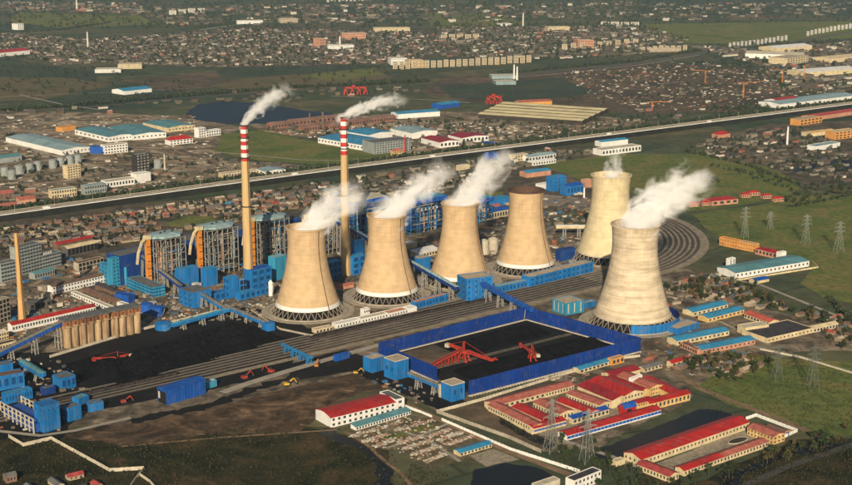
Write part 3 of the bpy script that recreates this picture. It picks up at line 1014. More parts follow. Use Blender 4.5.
# wind fence panels round the near tower's foot
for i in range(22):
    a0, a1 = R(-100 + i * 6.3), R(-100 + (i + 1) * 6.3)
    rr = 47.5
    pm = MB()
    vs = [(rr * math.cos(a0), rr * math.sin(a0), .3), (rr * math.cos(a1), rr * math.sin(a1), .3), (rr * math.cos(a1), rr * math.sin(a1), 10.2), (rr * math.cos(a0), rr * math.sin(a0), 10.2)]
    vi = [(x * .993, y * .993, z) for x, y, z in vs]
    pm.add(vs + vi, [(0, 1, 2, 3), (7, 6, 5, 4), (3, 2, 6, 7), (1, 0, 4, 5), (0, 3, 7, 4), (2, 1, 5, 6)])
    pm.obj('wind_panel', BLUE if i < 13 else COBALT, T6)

# ------------------------------------------------------------------ chimneys
REDB = mat('red_band', (0.48, 0.035, 0.028), 0.8, 0.25, 0.2)
CHIM = mat('chimney_concrete', (0.52, 0.36, 0.17), 0.9, 0.2, 0.10, stretch=(1, 1, 0.15))
CHIM2 = mat('old_chimney_concrete', (0.52, 0.31, 0.12), 0.9, 0.25, 0.10, stretch=(1, 1, 0.2))
SOOT = mat('soot', (0.06, 0.035, 0.03), 0.95, 0.3, 0.2)
def chimney(label, base, H, r0, r1, bands, bh, m, ringz):
    c = P(*base)
    block(c.x, c.y, 14)
    t = thing('chimney', label, 'chimney', c)
    rad = lambda z: r0 + (r1 - r0) * (1 - (1 - z / H) ** 1.5)
    zb = H - bands * bh
    MB().lathe([(rad(zb * i / 14), zb * i / 14) for i in range(15)], 28, cap=False).obj('shaft', m, t, True)
    for i in range(bands):
        z0, z1 = zb + i * bh, zb + (i + 1) * bh
        MB().lathe([(rad(z0) + .02, z0), (rad(z1) + .02, z1)], 28, cap=False).obj('band', REDB if (bands - 1 - i) % 2 == 0 else WHITE, t, True)
    MB().lathe([(rad(H) - .05, H - 1.2), (rad(H) + .35, H - 1.2), (rad(H) + .35, H + .4), (rad(H) - .8, H + .4), (rad(H) - .8, H - 4)], 28, cap=False).obj('tip', SOOT, t)
    MB().lathe([(rad(H) - .7, H - 3.9), (0.01, H - 3.8)], 28, cap=False).obj('flue', BLACK, t)
    for z in ringz:
        MB().lathe([(rad(z) - .1, z), (rad(z) + 1.3, z), (rad(z) + 1.3, z + .9), (rad(z) - .1, z + .9)], 28, cap=False).obj('platform', DSTEEL, t)
    lm = MB()
    lm.beam((r0 * .7, -r0 * .75, 2), (rad(H) * .7, -rad(H) * .78, H - 2), 0.45)
    lm.obj('ladder', DSTEEL, t)
    return t
chimney('tall tan chimney with red and white bands standing left of the cooling towers', (249, 289), 184, 5.9, 4.0, 9, 4.35, CHIM, (94, 148, 170))
chimney('tall tan chimney with red and white bands rising behind the leftmost cooling tower', (346, 275), 184, 5.9, 4.0, 9, 4.75, CHIM, (94, 148, 170))
chimney('plain orange-tan chimney without bands at the left edge', (22.5, 322), 95, 4.0, 2.3, 0, 1, CHIM2, ())

# ------------------------------------------------------------------ steam plumes (real volumes)
def plume(label, p0, path, r0, r1, dens, seed, wisp=1.0, name='steam_plume', fade=0.55, bend=0.0):
    """cone of cloud: p0 mouth, path end; the density falls off from the axis and is torn by noise"""
    d = path - p0
    L = d.length
    q = d.to_track_quat('X', 'Z')
    n = 20
    prof = []
    mb = MB()
    rr = lambda s: r0 + (r1 - r0) * s
    vs, fs = [], []
    K = 16
    xs = [-0.16 + 1.30 * i / n for i in range(n + 1)]
    for s in xs:
        r = rr(max(0, s)) * 1.55
        for i in range(K):
            a = 2 * math.pi * i / K
            vs.append((s * L, r * math.cos(a), r * math.sin(a) + bend * 4 * s * (1 - s)))
    for k in range(n):
        for i in range(K):
            j = (i + 1) % K
            fs.append((k * K + i, (k + 1) * K + i, (k + 1) * K + j, k * K + j))
    fs.append(tuple(range(K)))
    fs.append(tuple(n * K + i for i in reversed(range(K))))
    mb.add(vs, [tuple(reversed(f)) for f in fs])
    m = bpy.data.materials.new(name)
    m.use_nodes = True
    nt = m.node_tree
    for nd in list(nt.nodes):
        nt.nodes.remove(nd)
    out = _n(nt, 'ShaderNodeOutputMaterial')
    pv = _n(nt, 'ShaderNodeVolumePrincipled')
    pv.inputs['Color'].default_value = (0.985, 0.98, 0.965, 1)
    pv.inputs['Anisotropy'].default_value = -0.3
    nt.links.new(pv.outputs[0], out.inputs['Volume'])
    tc = _n(nt, 'ShaderNodeTexCoord')
    sep = _n(nt, 'ShaderNodeSeparateXYZ')
    nt.links.new(tc.outputs['Object'], sep.inputs[0])
    def M(op, a, b=None, c=None, clamp=False):
        nd = _n(nt, 'ShaderNodeMath', operation=op)
        nd.use_clamp = clamp
        for i, x in enumerate((a, b, c)):
            if x is None:
                continue
            if hasattr(x, 'is_linked') or hasattr(x, 'node'):
                nt.links.new(x, nd.inputs[i])
            else:
                nd.inputs[i].default_value = x
        return nd.outputs[0]
    s = M('DIVIDE', sep.outputs[0], L)
    sp = M('MAXIMUM', s, 0.0)
    zc = M('SUBTRACT', sep.outputs[2], M('MULTIPLY', M('MULTIPLY', s, M('SUBTRACT', 1.0, s)), bend * 4))
    d2 = M('SQRT', M('ADD', M('MULTIPLY', sep.outputs[1], sep.outputs[1]), M('MULTIPLY', zc, zc)))
    rad = M('ADD', r0, M('MULTIPLY', sp, r1 - r0))
    rel = M('DIVIDE', d2, rad)
    nz = _n(nt, 'ShaderNodeTexNoise')
    nz.inputs['Scale'].default_value = 1.55 / (0.5 * (r0 + r1))
    nz.inputs['Detail'].default_value = 5
    nz.inputs['Roughness'].default_value = 0.55
    nz.inputs['Distortion'].default_value = 0.7
    mp = _n(nt, 'ShaderNodeMapping')
    mp.inputs['Location'].default_value = (seed * 37.0, seed * 11.0, seed * 5.0)
    mp.inputs['Scale'].default_value = (0.8, 1, 1)
    nt.links.new(tc.outputs['Object'], mp.inputs[0])
    nt.links.new(mp.outputs[0], nz.inputs['Vector'])
    nc = M('SUBTRACT', nz.outputs[0], 0.5)
    base = M('ADD', M('SUBTRACT', 0.78, rel), M('MULTIPLY', nc, 3.4 * wisp))
    base = M('SUBTRACT', base, M('MULTIPLY', M('POWER', sp, 1.6), fade))
    lo = M('MULTIPLY', M('ADD', s, 0.15), 9.0, clamp=True)
    hi = M('MULTIPLY', M('SUBTRACT', 1.12, s), 5.0, clamp=True)
    soft = M('MULTIPLY', base, 1.8, clamp=True)
    thin = M('SUBTRACT', 1.0, M('MULTIPLY', sp, 0.72))
    den = M('MULTIPLY', M('MULTIPLY', M('MULTIPLY', soft, lo), hi), M('MULTIPLY', thin, dens))
    nt.links.new(den, pv.inputs['Density'])
    try:
        m.cycles.volume_step_rate = 0.35
    except Exception:
        pass
    o = mb.obj(name, m)
    o.location = p0
    o.rotation_mode = 'QUATERNION'
    o.rotation_quaternion = q
    o['kind'] = 'stuff'
    return tag(o, label, 'steam')
def mouth(base, H, dz=0):
    p = P(*base)
    return Vector((p.x, p.y, H + dz))
for lab, base, H, end, r0, r1, dn, sd_, wi, fa, be in (
        ('white steam leaning right off the leftmost cooling tower across a chimney', (308, 311), 91, (358, 190), 20, 26, 0.16, 1, .7, .25, 4),
        ('long white steam plume rising right from the second cooling tower', (387, 296), 91, (446, 168), 20, 23, 0.18, 2, .7, .3, 4),
        ('white steam plume rising from the third cooling tower behind the blue transfer tower', (459.5, 281), 91, (508, 155), 20, 25, 0.15, 3, .7, .3, 4),
        ('small thin wisp of steam over the pale yellow cooling tower', (608.6, 258), 103, (619, 145), 15, 14, 0.07, 4, .9, .45, 0),
        ('thick white steam cloud billowing right from the near banded cooling tower', (632, 322), 103, (704, 180), 22, 28, 0.22, 5, .75, .2, 11),
        ('small white smoke plume from the left banded chimney', (249, 289), 185, (287, 90), 5.0, 19, 0.24, 6, .6, .35, 4),
        ('small white smoke plume blowing right from the banded chimney behind the leftmost tower', (346, 275), 185, (402, 100), 6.0, 17, 0.24, 7, .6, .35, 4)):
    m0 = mouth(base, H, -7 if r0 > 10 else 0)
    plume(lab, m0, PD(end[0], end[1], m0.y + (25 if H < 150 else 10)), r0, r1, dn, sd_, wi, fade=fa, bend=be)
# ---PLANT---
# ------------------------------------------------------------------ boiler houses
def boiler(label, A, B, D, H, nx, ny, nz, colm, roofm, coremat, shaft=None, core=0.72, sign=False, roofkind='facet'):
    a, rz, L, D = frame(A, B, None, D)
    t = thing('boiler_house', label, 'boiler house', a, rz, 'boiler houses of the power plant')
    MB().box(L * (1 - core) / 2, D * .2, 6, L * (1 + core) / 2, D * .9, H * .93).obj('furnace', coremat, t)
    hm = MB()
    hm.add([(L * .2, D * .25, 6), (L * .8, D * .25, 6), (L * .8, D * .8, 6), (L * .2, D * .8, 6), (L * .4, D * .45, 1), (L * .6, D * .45, 1), (L * .6, D * .6, 1), (L * .4, D * .6, 1)],
           [(3, 2, 1, 0), (4, 5, 6, 7), (1, 0, 4, 5), (2, 1, 5, 6), (3, 2, 6, 7), (0, 3, 7, 4)])
    hm.obj('hopper', coremat, t)
    for i in range(nx + 1):
        for j in range(ny + 1):
            if 0 < i < nx and 0 < j < ny:
                continue
            ubox('column', t, colm, (L * i / nx, D * j / ny, H / 2), (.75, .75, H))
    for k in range(1, nz + 1):
        z = H * k / nz - .3
        for y in (0, D):
            ubox('beam', t, colm, (L / 2, y - .05 if y == 0 else y + .05, z), (L + .7, .55, .5))
        for x in (0, L):
            ubox('beam', t, colm, (x - .05 if x == 0 else x + .05, D / 2, z), (.55, D + .7, .5))
        ubox('floor_deck', t, DSTEEL, (L / 2, D / 2, z + .4), (L * .985, D * .985, .2))
        for i in range(nx):
            if (i * 3 + k * 2) % 5 == 0:
                ubeam('brace', t, colm, (L * i / nx, -.1, z - H / nz + 1), (L * (i + 1) / nx, -.1, z), .5)
        if k % 2:
            ubox('handrail', t, colm, (L / 2, -.6, z + 1.5), (L + 1, .1, .2))
    for j in range(0, nz, 2):
        ubeam('brace', t, colm, (-.1, 0, H * j / nz + 1), (-.1, D / 2, H * (j + 1) / nz), .5)
        ubeam('brace', t, colm, (-.1, D, H * j / nz + 1), (-.1, D / 2, H * (j + 1) / nz), .5)
    rr = random.Random(int(a.x * 7))
    for q in range(14):
        x, z0, z1 = rr.uniform(.08, .92) * L, rr.uniform(.02, .5) * H, rr.uniform(.55, .96) * H
        ubox('pipe', t, rr.choice((STEEL, PALETEAL, BEIGE, BSTEEL, DSTEEL, PINKW)), (x, rr.uniform(.3, 2.5), (z0 + z1) / 2), (rr.uniform(.5, 1.3), .8, z1 - z0))
    for q in range(10):
        z = rr.uniform(.05, .95) * H
        x0, x1 = rr.uniform(0, .45) * L, rr.uniform(.5, 1) * L
        ubox('pipe', t, rr.choice((STEEL, BEIGE, BSTEEL, DSTEEL, CONC)), ((x0 + x1) / 2, rr.uniform(.6, 2), z), (x1 - x0, .8, rr.uniform(.5, 1.2)))
    for q in range(6):
        z = H * (.15 + .13 * q)
        ubox('duct', t, (DSTEEL, coremat, STEEL)[q % 3], (L * (.25 + .1 * (q % 4)), D * .12, z), (L * .2, 2.2, 4.5))
    if roofkind == 'facet':
        o = 2.0
        hx = [(-o, D * .3), (L * .25, -o), (L * .8, -o), (L + o, D * .3), (L + o, D * .8), (L * .7, D + o), (L * .2, D + o), (-o, D * .75)]
        n = len(hx)
        vs = [(x, y, H + 1) for x, y in hx] + [(x, y, H + 3.2) for x, y in hx] + [(L * .5 + (x - L * .5) * .55, D * .5 + (y - D * .5) * .55, H + 5.4) for x, y in hx]
        fs = [tuple(reversed(range(n)))] + [(i, (i + 1) % n, n + (i + 1) % n, n + i) for i in range(n)] + [(n + i, n + (i + 1) % n, 2 * n + (i + 1) % n, 2 * n + i) for i in range(n)] + [tuple(range(2 * n, 3 * n))]
        rf = MB().add(vs, fs).obj('roof', roofm, t)
        for q in range(3):
            ubox('roof_vent', rf, DSTEEL, (L * (.3 + .2 * q), D * (.35 + .15 * (q % 2)), H + 6), (1.6, 1.6, 2.0))
    else:
        MB().box(-2, -2, H + .5, L + 2, D + 2, H + 6).obj('roof', roofm, t)
        MB().box(-1, -1, H + 6, L + 1, D + 1, H + 6.6).obj('roof_top', PALEC if roofkind == 'pale' else SKYROOF, t)
    if shaft:
        sm = MB().box(-8.5, D * .2, 0, -4, D * .2 + 5, H + 2).obj('lift_shaft', ORANGE, t)
        for q in range(6):
            ubox('landing', sm, DSTEEL, (-6.2, D * .2 - .3, 6 + q * H / 6.5), (5.2, .8, .5))
        MB().box(-9.5, D * .2 - 1, H + 2, -3, D * .2 + 6, H + 6).obj('shaft_head', CREAM, t)
        dm = MB()
        ps = [Vector((-22, D * .2, H - 24)), Vector((-20, D * .2, H - 12)), Vector((-15, D * .2, H)), Vector((-9, D * .2, H + 5))]
        for p, q in zip(ps, ps[1:]):
            dm.beam(p, q + (q - p) * .06, 2.2, 2.2)
        dm.obj('duct', CREAM, t)
    if sign:
        for q in range(5):
            g = MB()
            x0 = L * (.28 + .11 * q)
            for (ax, az, bx, bz) in ((0, .9, 1, .9), (.5, 0, .5, 1), (0, .45, 1, .45), (0, 0, .35, .3), (1, 0, .65, .3)):
                g.beam((x0 + ax * 2.6, -1.2, H - 9 + az * 3.2), (x0 + bx * 2.6, -1.2, H - 9 + bz * 3.2), .6, .3)
            g.obj('sign_character', WHITE, t)
    return t
boiler('open steel boiler house with pale teal roof, leftmost, beside the navy hall', (158, 288), (187, 282), 24, 54, 6, 4, 6, STEEL, PALETEAL, DSTEEL, True)
boiler('open steel boiler house with pale grey-green roof just left of the front banded chimney', (209, 277.5), (239, 271), 24, 54, 6, 4, 6, STEEL, PALETEAL, DSTEEL, True)
boiler('dark open steel boiler house with grey roof, directly right of the front banded chimney', (261, 267.5), (290, 261), 24, 54, 6, 4, 6, STEEL, PALETEAL, DSTEEL, True)
boiler('boiler frame half hidden by steam between leftmost tower and its chimney', (316, 258), (341, 252), 24, 48, 6, 4, 7, STEEL, PALETEAL, NAVY, True)
boiler('blue steel boiler house with bright blue roof behind the second cooling tower', (354, 247), (386, 240), 32, 52, 5, 3, 6, BSTEEL, COBALT_ROOF, NAVY, False, roofkind='pale')
boiler('navy boiler house with a white sign, between second and third cooling towers', (411, 236), (445, 229), 32, 40, 4, 3, 5, BSTEEL, COBALT_ROOF, NAVY, False, .97, True, roofkind='blue')
boiler('navy boiler house mostly hidden behind the third cooling tower', (466, 226), (492, 221), 28, 28, 4, 3, 4, BSTEEL, COBALT_ROOF, NAVY, False, .97, roofkind='blue')

# ------------------------------------------------------------------ conveyor galleries
def gallery(label, p, q, w, h, m, roof, every=28.0, legm=None, cat='conveyor', name='conveyor_gallery'):
    p, q = P(*p), P(*q)
    d = q - p
    L = d.length
    Lh = Vector((d.x, d.y, 0)).length
    t = thing(name, label, cat, Vector((p.x, p.y, 0)), math.atan2(d.y, d.x))
    z0, z1 = p.z, q.z
    n = max(1, int(L / 9))
    for i in range(n):
        xa, xb = Lh * i / n, Lh * (i + 1) / n
        za, zb = z0 + (z1 - z0) * i / n, z0 + (z1 - z0) * (i + 1) / n
        g = .06
        vs = []
        for x, z in ((xa + g, za), (xb - g, zb)):
            vs += [(x, -w / 2, z), (x, w / 2, z), (x, w / 2, z + h), (x, -w / 2, z + h)]
        MB().add(vs, [(0, 1, 2, 3), (7, 6, 5, 4), (1, 0, 4, 5), (2, 1, 5, 6), (3, 2, 6, 7), (0, 3, 7, 4)]).obj('cladding_panel', m, t)
    vs = []
    for x, z in ((-.4, z0), (Lh + .4, z1)):
        vs += [(x, -w / 2 - .35, z + h + .02), (x, 0, z + h + .9), (x, w / 2 + .35, z + h + .02), (x, -w / 2 - .35, z + h - .25), (x, w / 2 + .35, z + h - .25)]
    MB().add(vs, [(0, 1, 6, 5), (1, 2, 7, 6), (3, 0, 5, 8), (2, 4, 9, 7), (0, 3, 4, 2, 1), (5, 6, 7, 9, 8), (4, 3, 8, 9)]).obj('roof', roof, t)
    k = int(Lh / every)
    for i in range(k + 1):
        x = Lh * (i + .5) / (k + 1)
        z = z0 + (z1 - z0) * (i + .5) / (k + 1)
        if z < 3:
            continue
        lm = legm or STEEL
        for y in (-1, 1):
            ubeam('leg', t, lm, (x, y * (w / 2 + 1), 0), (x, y * w / 2 * .8, z), .8)
            ubeam('leg', t, lm, (x + 3, y * (w / 2 + 1), 0), (x + 3, y * w / 2 * .8, z), .8)
        for f in (.3, .6, .9):
            ubeam('brace', t, lm, (x, -w / 2 - .6, z * f), (x, w / 2 + .6, z * f), .45)
            ubeam('brace', t, lm, (x, -w / 2 - .6, z * f), (x + 3, -w / 2 - .6, z * f), .45)
    return t
GREYG = clad('grey_gallery_roof', (0.20, 0.19, 0.16))
gallery('sloping grey-roofed conveyor gallery from the navy hall down to the blue transfer house', (138, 255, 28), (181, 288, 9), 4.5, 3.5, NAVY, GREYG)
gallery('grey-roofed conveyor gallery dropping right from the blue transfer house', (198, 294, 12), (228, 312, 8), 4.5, 3.5, BLUE, GREYG)
gallery('blue conveyor gallery dropping to a small blue box at the left coal heap', (226, 308, 9), (268, 326, 3), 4.5, 3.5, BLUE, GREYG)
gallery('blue conveyor gallery along the upper edge of the left coal heap', (172, 327, 5), (229, 311, 8), 4.5, 3.2, BLUE, SKYROOF)
gallery('blue sloping conveyor gallery climbing to the row of concrete silos', (-3, 357, 6), (67, 322, 24), 5, 4, COBALT_ROOF, GREYG)
gallery('long navy conveyor gallery passing behind the second cooling tower', (336, 222, 40), (457, 290, 14), 4.5, 4, NAVY, PALETEAL)
gallery('blue conveyor gallery sloping from the transfer tower down to the coal yard fence', (481, 285, 16), (532, 312, 11), 5, 4, COBALT_ROOF, COBALT_ROOF)
gallery('short blue conveyor gallery entering the transfer house by the front of the coal yard', (409, 376, 9), (442, 389, 7), 4, 3.2, BLUE, GREYG)
gallery('white elevated duct bridge beside the pale yellow cooling tower', (556, 228, 12), (585, 228, 12), 6, 3.5, CREAM, WHITE)
gallery('blue pipe gantry beside the tracks below the leftmost cooling tower', (282, 345, 6), (312, 359, 6), 3, 1.6, BSTEEL, BSTEEL, 14, BSTEEL)

# ------------------------------------------------------------------ silos and tanks
def silo_row():
    a, rz, L, D = frame((67, 349), (142, 333), None, 15)
    t = thing('concrete_silo_row', 'row of rust-stained concrete silos at the edge of the left coal heap', 'silo', a, rz)
    n = 10
    me = MB().lathe([(1, 0), (1, 1)], 20).mesh('silo_cylinder', SILOC, True)
    for j in range(2):
        for i in range(n):
            x = L * (i + .5) / n + (1.2 if i >= 6 else -1.2)
            o = link('silo', me, t)
            o.location = (x, 4 + j * 7.4, 0)
            o.scale = (L / n * .49, L / n * .49, 22)
            ubox('silo_head', t, RUSTC, (x, 4 + j * 7.4, 23.5), (L / n * .86, 6.0, 7.4))
            if j == 0:
                ubox('window', t, BLACK, (x, .98, 24), (1.0, .2, 2.6))
    for x0, x1 in ((-1.6, L * .6 - .8), (L * .6 + .8, L + 1.8)):
        MB().box(x0, -.3, 27.3, x1, 15.2, 28.2).obj('deck', SLATE, t)
        MB().box(x0 + .5, -.1, 20.3, x1 - .5, 15, 20.9).obj('ledge', SILOC, t)
silo_row()
def tank(label, c, r, h, m, cone=1.2, group=None, top=None):
    p = P(*c)
    block(p.x, p.y, r + 3)
    t = thing('storage_tank', label, 'tank', p, random.random(), group)
    MB().lathe([(r, 0), (r, h)], 28, cap=False).obj('shell', m, t, True)
    MB().lathe([(r + .15, h - .3), (r + .15, h + .05), (r * .3, h + cone), (.05, h + cone * 1.1)], 28, cap=False).obj('roof', top or m, t)
    for z in (h * .35, h * .7):
        MB().lathe([(r - .02, z), (r + .14, z), (r + .14, z + .3), (r - .02, z + .3)], 28, cap=False).obj('stiffener', m, t)
    sm = MB()
    for i in range(10):
        a0, a1 = -1.5 + i * .16, -1.5 + (i + 1) * .16
        sm.beam(((r + .5) * math.cos(a0), (r + .5) * math.sin(a0), h * i / 10), ((r + .5) * math.cos(a1), (r + .5) * math.sin(a1), h * (i + 1) / 10), .5, .25)
    sm.obj('stair', STEEL, t)
    return t
tank('cobalt blue round tank, left of the pair behind the concrete silos', (147, 312), 6.5, 9, COBALT_ROOF)
tank('cobalt blue round tank, right of the pair behind the concrete silos', (157.5, 315), 6.8, 9, COBALT_ROOF)
tank('low blue round tank by the pale wall of the left coal heap', (163.5, 329), 8.5, 6.5, BLUE)
tank('cream round tank, left of two, between third and fourth cooling towers', (484, 254), 6, 17, PALEC, 2)
tank('cream round tank, right of two, between third and fourth cooling towers', (493, 252), 6, 17, PALEC, 2)
tank('slim white silo standing left of the leftmost cooling tower', (271, 296), 2.6, 15, WHITE, 3)
GT = ((5, 176), (12, 179), (20, 174), (53, 168), (61, 166), (70, 164), (78, 163), (30, 172), (38, 170), (158, 168))
for i, (x, y) in enumerate(GT):
    tank('grey round tank of the chemical works, %s from the left' % ORD(sorted(q[0] for q in GT).index(x) + 1), (x, y), 6.5, 14, GREYW, 1.5, 'grey tanks of the chemical works')
# ------------------------------------------------------------------ walled coal yard
YA, YB, YC, YD = P(379, 357), P(526, 320), P(640, 352), P(469, 396.5)
def wind_fence(label, a, b, h=14.0, stop=1.0):
    d = (b - a) * stop
    L = d.length
    t = thing('wind_fence', label, 'fence', a, math.atan2(d.y, d.x), 'cobalt wind fences of the coal yard')
    n = int(L / 6.5)
    w = L / n
    pm = MB().box(.05, -.18, 1.2, w - .05, .18, h).mesh('fence_panel', COBALT)
    for i in range(n):
        o = link('panel', pm, t)
        o.location = (w * i, random.uniform(-.12, .12), random.uniform(-.15, .1))
    for i in range(n + 1):
        ubeam('strut', t, COBALT, (w * i, 3.2, 0), (w * i, .3, h * .55), .3)
        ubox('post', t, COBALT, (w * i, .25, h / 2), (.4, .5, h))
    MB().box(-.5, -.9, 0, L + .5, .9, 1.2).obj('plinth', PALEC, t)
    for i in range(n * 2):
        ubox('footing', t, PALEC, (w * (i + .5) / 2, -1.9, .7), (.9, 1.2, 1.4))
    MB().box(-.3, -.3, h, L + .3, .3, h + .3).obj('capping', COBALT, t)
    return t
wind_fence('cobalt blue wind fence along the back of the coal yard beside the tracks', YA, YB)
wind_fence('cobalt blue wind fence on the right side of the coal yard, near the banded tower', YB, YC)
wind_fence('cobalt blue wind fence along the front of the coal yard', YD, YC)
wind_fence('cobalt blue wind fence on the coal yard left side behind blue boxes', YA, YD, stop=.66)
def yard_uv(u, v, z=0):
    p = YA.lerp(YB, u)
    q = YD.lerp(YC, u)
    r = p.lerp(q, v)
    r.z = z
    return r
def heap(name, label, corners, h, m, nu=40, nv=14, rough=.35, crest=.5):
    vs, fs = [], []
    for i in range(nu + 1):
        for j in range(nv + 1):
            u, v = i / nu, j / nv
            p = corners[0].lerp(corners[1], u).lerp(corners[3].lerp(corners[2], u), v)
            e = min(1, min(u * nu / 4, (1 - u) * nu / 4)) * min(1, min(v, 1 - v) / crest)
            z = .4 + h * e * (1 + rough * (math.sin(u * 23 + v * 3) * .3 + random.uniform(-.25, .25)))
            vs.append((p.x + random.uniform(-.6, .6), p.y + random.uniform(-.6, .6), max(.3, z)))
    for i in range(nu):
        for j in range(nv):
            a = i * (nv + 1) + j
            fs.append((a, a + nv + 1, a + nv + 2, a + 1))
    o = MB().add(vs, fs).obj(name, m)
    return tag(o, label, 'coal heap')
struct(MB().add([yard_uv(.02, .03, 1.3), yard_uv(.98, .03, 1.3), yard_uv(.98, .97, 1.3), yard_uv(.02, .97, 1.3)], [(3, 2, 1, 0)]).obj('yard_floor', G_COAL))
struct(MB().add([yard_uv(.03, .05, 1.34), yard_uv(.33, .05, 1.34), yard_uv(.30, .44, 1.34), yard_uv(.03, .44, 1.34)], [(3, 2, 1, 0)]).obj('bare_floor', G_BROWN))
heap('coal_heap', 'long black coal heap at the back of the walled coal yard', [yard_uv(.34, .07), yard_uv(.93, .07), yard_uv(.93, .40), yard_uv(.34, .40)], 8, COAL)
heap('coal_heap', 'broad black coal heap along the front fence of the walled coal yard', [yard_uv(.12, .52), yard_uv(.985, .52), yard_uv(.985, .97), yard_uv(.12, .97)], 10, COAL)
heap('coal_heap', 'wide flat black coal heap left of the tracks below the blue conveyor', [P(82, 366), P(236, 322), P(290, 340), P(116, 388)], 8, COAL, 70, 24, .9, .3)
heap('coal_heap', 'low black coal bank in the corner below the concrete silos', [P(60, 366), P(100, 354), P(120, 366), P(78, 384)], 3.5, COAL, 24, 10, .5, .4)
ym = MB()
for v in (.445, .475):
    ym.beam(yard_uv(.04, v, 1.9), yard_uv(.97, v, 1.9), .5, .5)
ym.beam(yard_uv(.04, .46, 1.5), yard_uv(.97, .46, 1.5), 3.6, .6)
struct(ym.obj('machine_track', mat('dusty_concrete', (0.10, 0.085, 0.065), .95, .4, .2)))

# ------------------------------------------------------------------ machines
def reclaimer(label, p, rz, s=1.0, luff=.10):
    t = thing('stacker_reclaimer', label, 'reclaimer', p, rz)
    g = MB()
    for x in (-5, 5):
        for y in (-4, 4):
            g.beam((x * s, y * s, 0), (x * .5 * s, y * .6 * s, 9 * s), 1.3 * s)
            g.box((x - 1.8) * s, (y - .8) * s, 0, (x + 1.8) * s, (y + .8) * s, 1.4 * s)
    g.beam((-5 * s, -4 * s, 4 * s), (5 * s, -4 * s, 4 * s), .8 * s)
    g.beam((-5 * s, 4 * s, 4 * s), (5 * s, 4 * s, 4 * s), .8 * s)
    g.obj('portal', RSTEEL, t)
    MB().box(-5 * s, -3 * s, 9 * s, 5 * s, 3 * s, 12 * s).obj('machine_house', RSTEEL, t)
    MB().lathe([(3.6 * s, 8.2 * s), (3.6 * s, 9.1 * s)], 20).obj('slew_ring', DSTEEL, t)
    def truss(p, q, w, nm):
        b = MB()
        p, q = Vector(p), Vector(q)
        n = 9
        for y in (-w, w):
            for dz in (0, 2.6 * s):
                b.beam(p + Vector((0, y, dz)), q + Vector((0, y * .6, dz * .6)), .7 * s)
            for i in range(n):
                a = p.lerp(q, i / n)
                c = p.lerp(q, (i + 1) / n)
                b.beam(a + Vector((0, y * (1 - .4 * i / n), 0)), c + Vector((0, y * (1 - .4 * (i + 1) / n), 2.6 * s * (1 - .4 * (i + 1) / n))), .4 * s)
        b.beam(p + Vector((0, 0, .3)), q + Vector((0, 0, .3)), w * 1.6, .5 * s)
        return b.obj(nm, RSTEEL, t)
    truss((4 * s, 0, 10 * s), (38 * s, 0, 10 * s - 34 * luff * s), 1.6 * s, 'boom')
    truss((-4 * s, 0, 11 * s), (-20 * s, 0, 14 * s), 1.6 * s, 'counter_boom')
    MB().box(-24 * s, -2.4 * s, 11.5 * s, -19 * s, 2.4 * s, 15.5 * s).obj('counterweight', PALEC, t)
    m = MB()
    for y in (-1.8, 1.8):
        m.beam((-1 * s, y * s, 12 * s), (0, y * .5 * s, 22 * s), .8 * s)
    m.beam((0, 0, 22 * s), (34 * s, 0, 12.5 * s - 30 * luff * s), .3 * s)
    m.beam((0, 0, 22 * s), (-20 * s, 0, 15 * s), .3 * s)
    m.obj('mast', RSTEEL, t)
    w = MB().lathe([(3.2 * s, -.7 * s), (3.6 * s, -.7 * s), (3.6 * s, .7 * s), (3.2 * s, .7 * s)], 16, cap=False)
    for i in range(8):
        a = math.pi * 2 * i / 8
        w.beam((0, 0, 0), (3.4 * s * math.cos(a), 3.4 * s * math.sin(a), 0), .4 * s)
        w.box(3.3 * s * math.cos(a) - .7 * s, 3.3 * s * math.sin(a) - .7 * s, -.9 * s, 3.3 * s * math.cos(a) + .7 * s, 3.3 * s * math.sin(a) + .7 * s, .9 * s)
    wo = w.obj('bucket_wheel', RSTEEL, t)
    wo.rotation_euler = (math.pi / 2, 0, 0)
    wo.location = (39 * s, 1.6 * s, 10 * s - 35 * luff * s)
    return t
reclaimer('red bucket-wheel reclaimer with long booms in the left part of the walled coal yard', yard_uv(.27, .46, 1.9), R(-36), .86)
# tail conveyor of the first machine
tl = thing('tail_conveyor', 'red trailing conveyor ramp behind the reclaimer in the coal yard', 'conveyor', yard_uv(.03, .46, 1.9), math.atan2((YB - YA).y, (YB - YA).x))
for sx in (-1, 1):
    ubeam('side_truss', tl, RSTEEL, (0, sx * 1.6, 2.0), (44, sx * 1.6, 11), .9, 1.6)
for i in range(10):
    ubeam('leg', tl, RSTEEL, (4 + i * 4, -1.6, 0), (4 + i * 4, -1.6, 2.5 + i * .85), .6)
    ubeam('leg', tl, RSTEEL, (4 + i * 4, 1.6, 0), (4 + i * 4, 1.6, 2.5 + i * .85), .6)
ubeam('belt', tl, DSTEEL, (0, 0, 2.3), (44, 0, 11.3), 2.6, .3)
reclaimer('smaller red and orange reclaimer behind the front fence of the coal yard', yard_uv(.47, .80, 6.5), R(108), .66, .0)
reclaimer('small red stacker on the wide flat coal heap on the left', P(118, 364), R(200), .55, -.1)
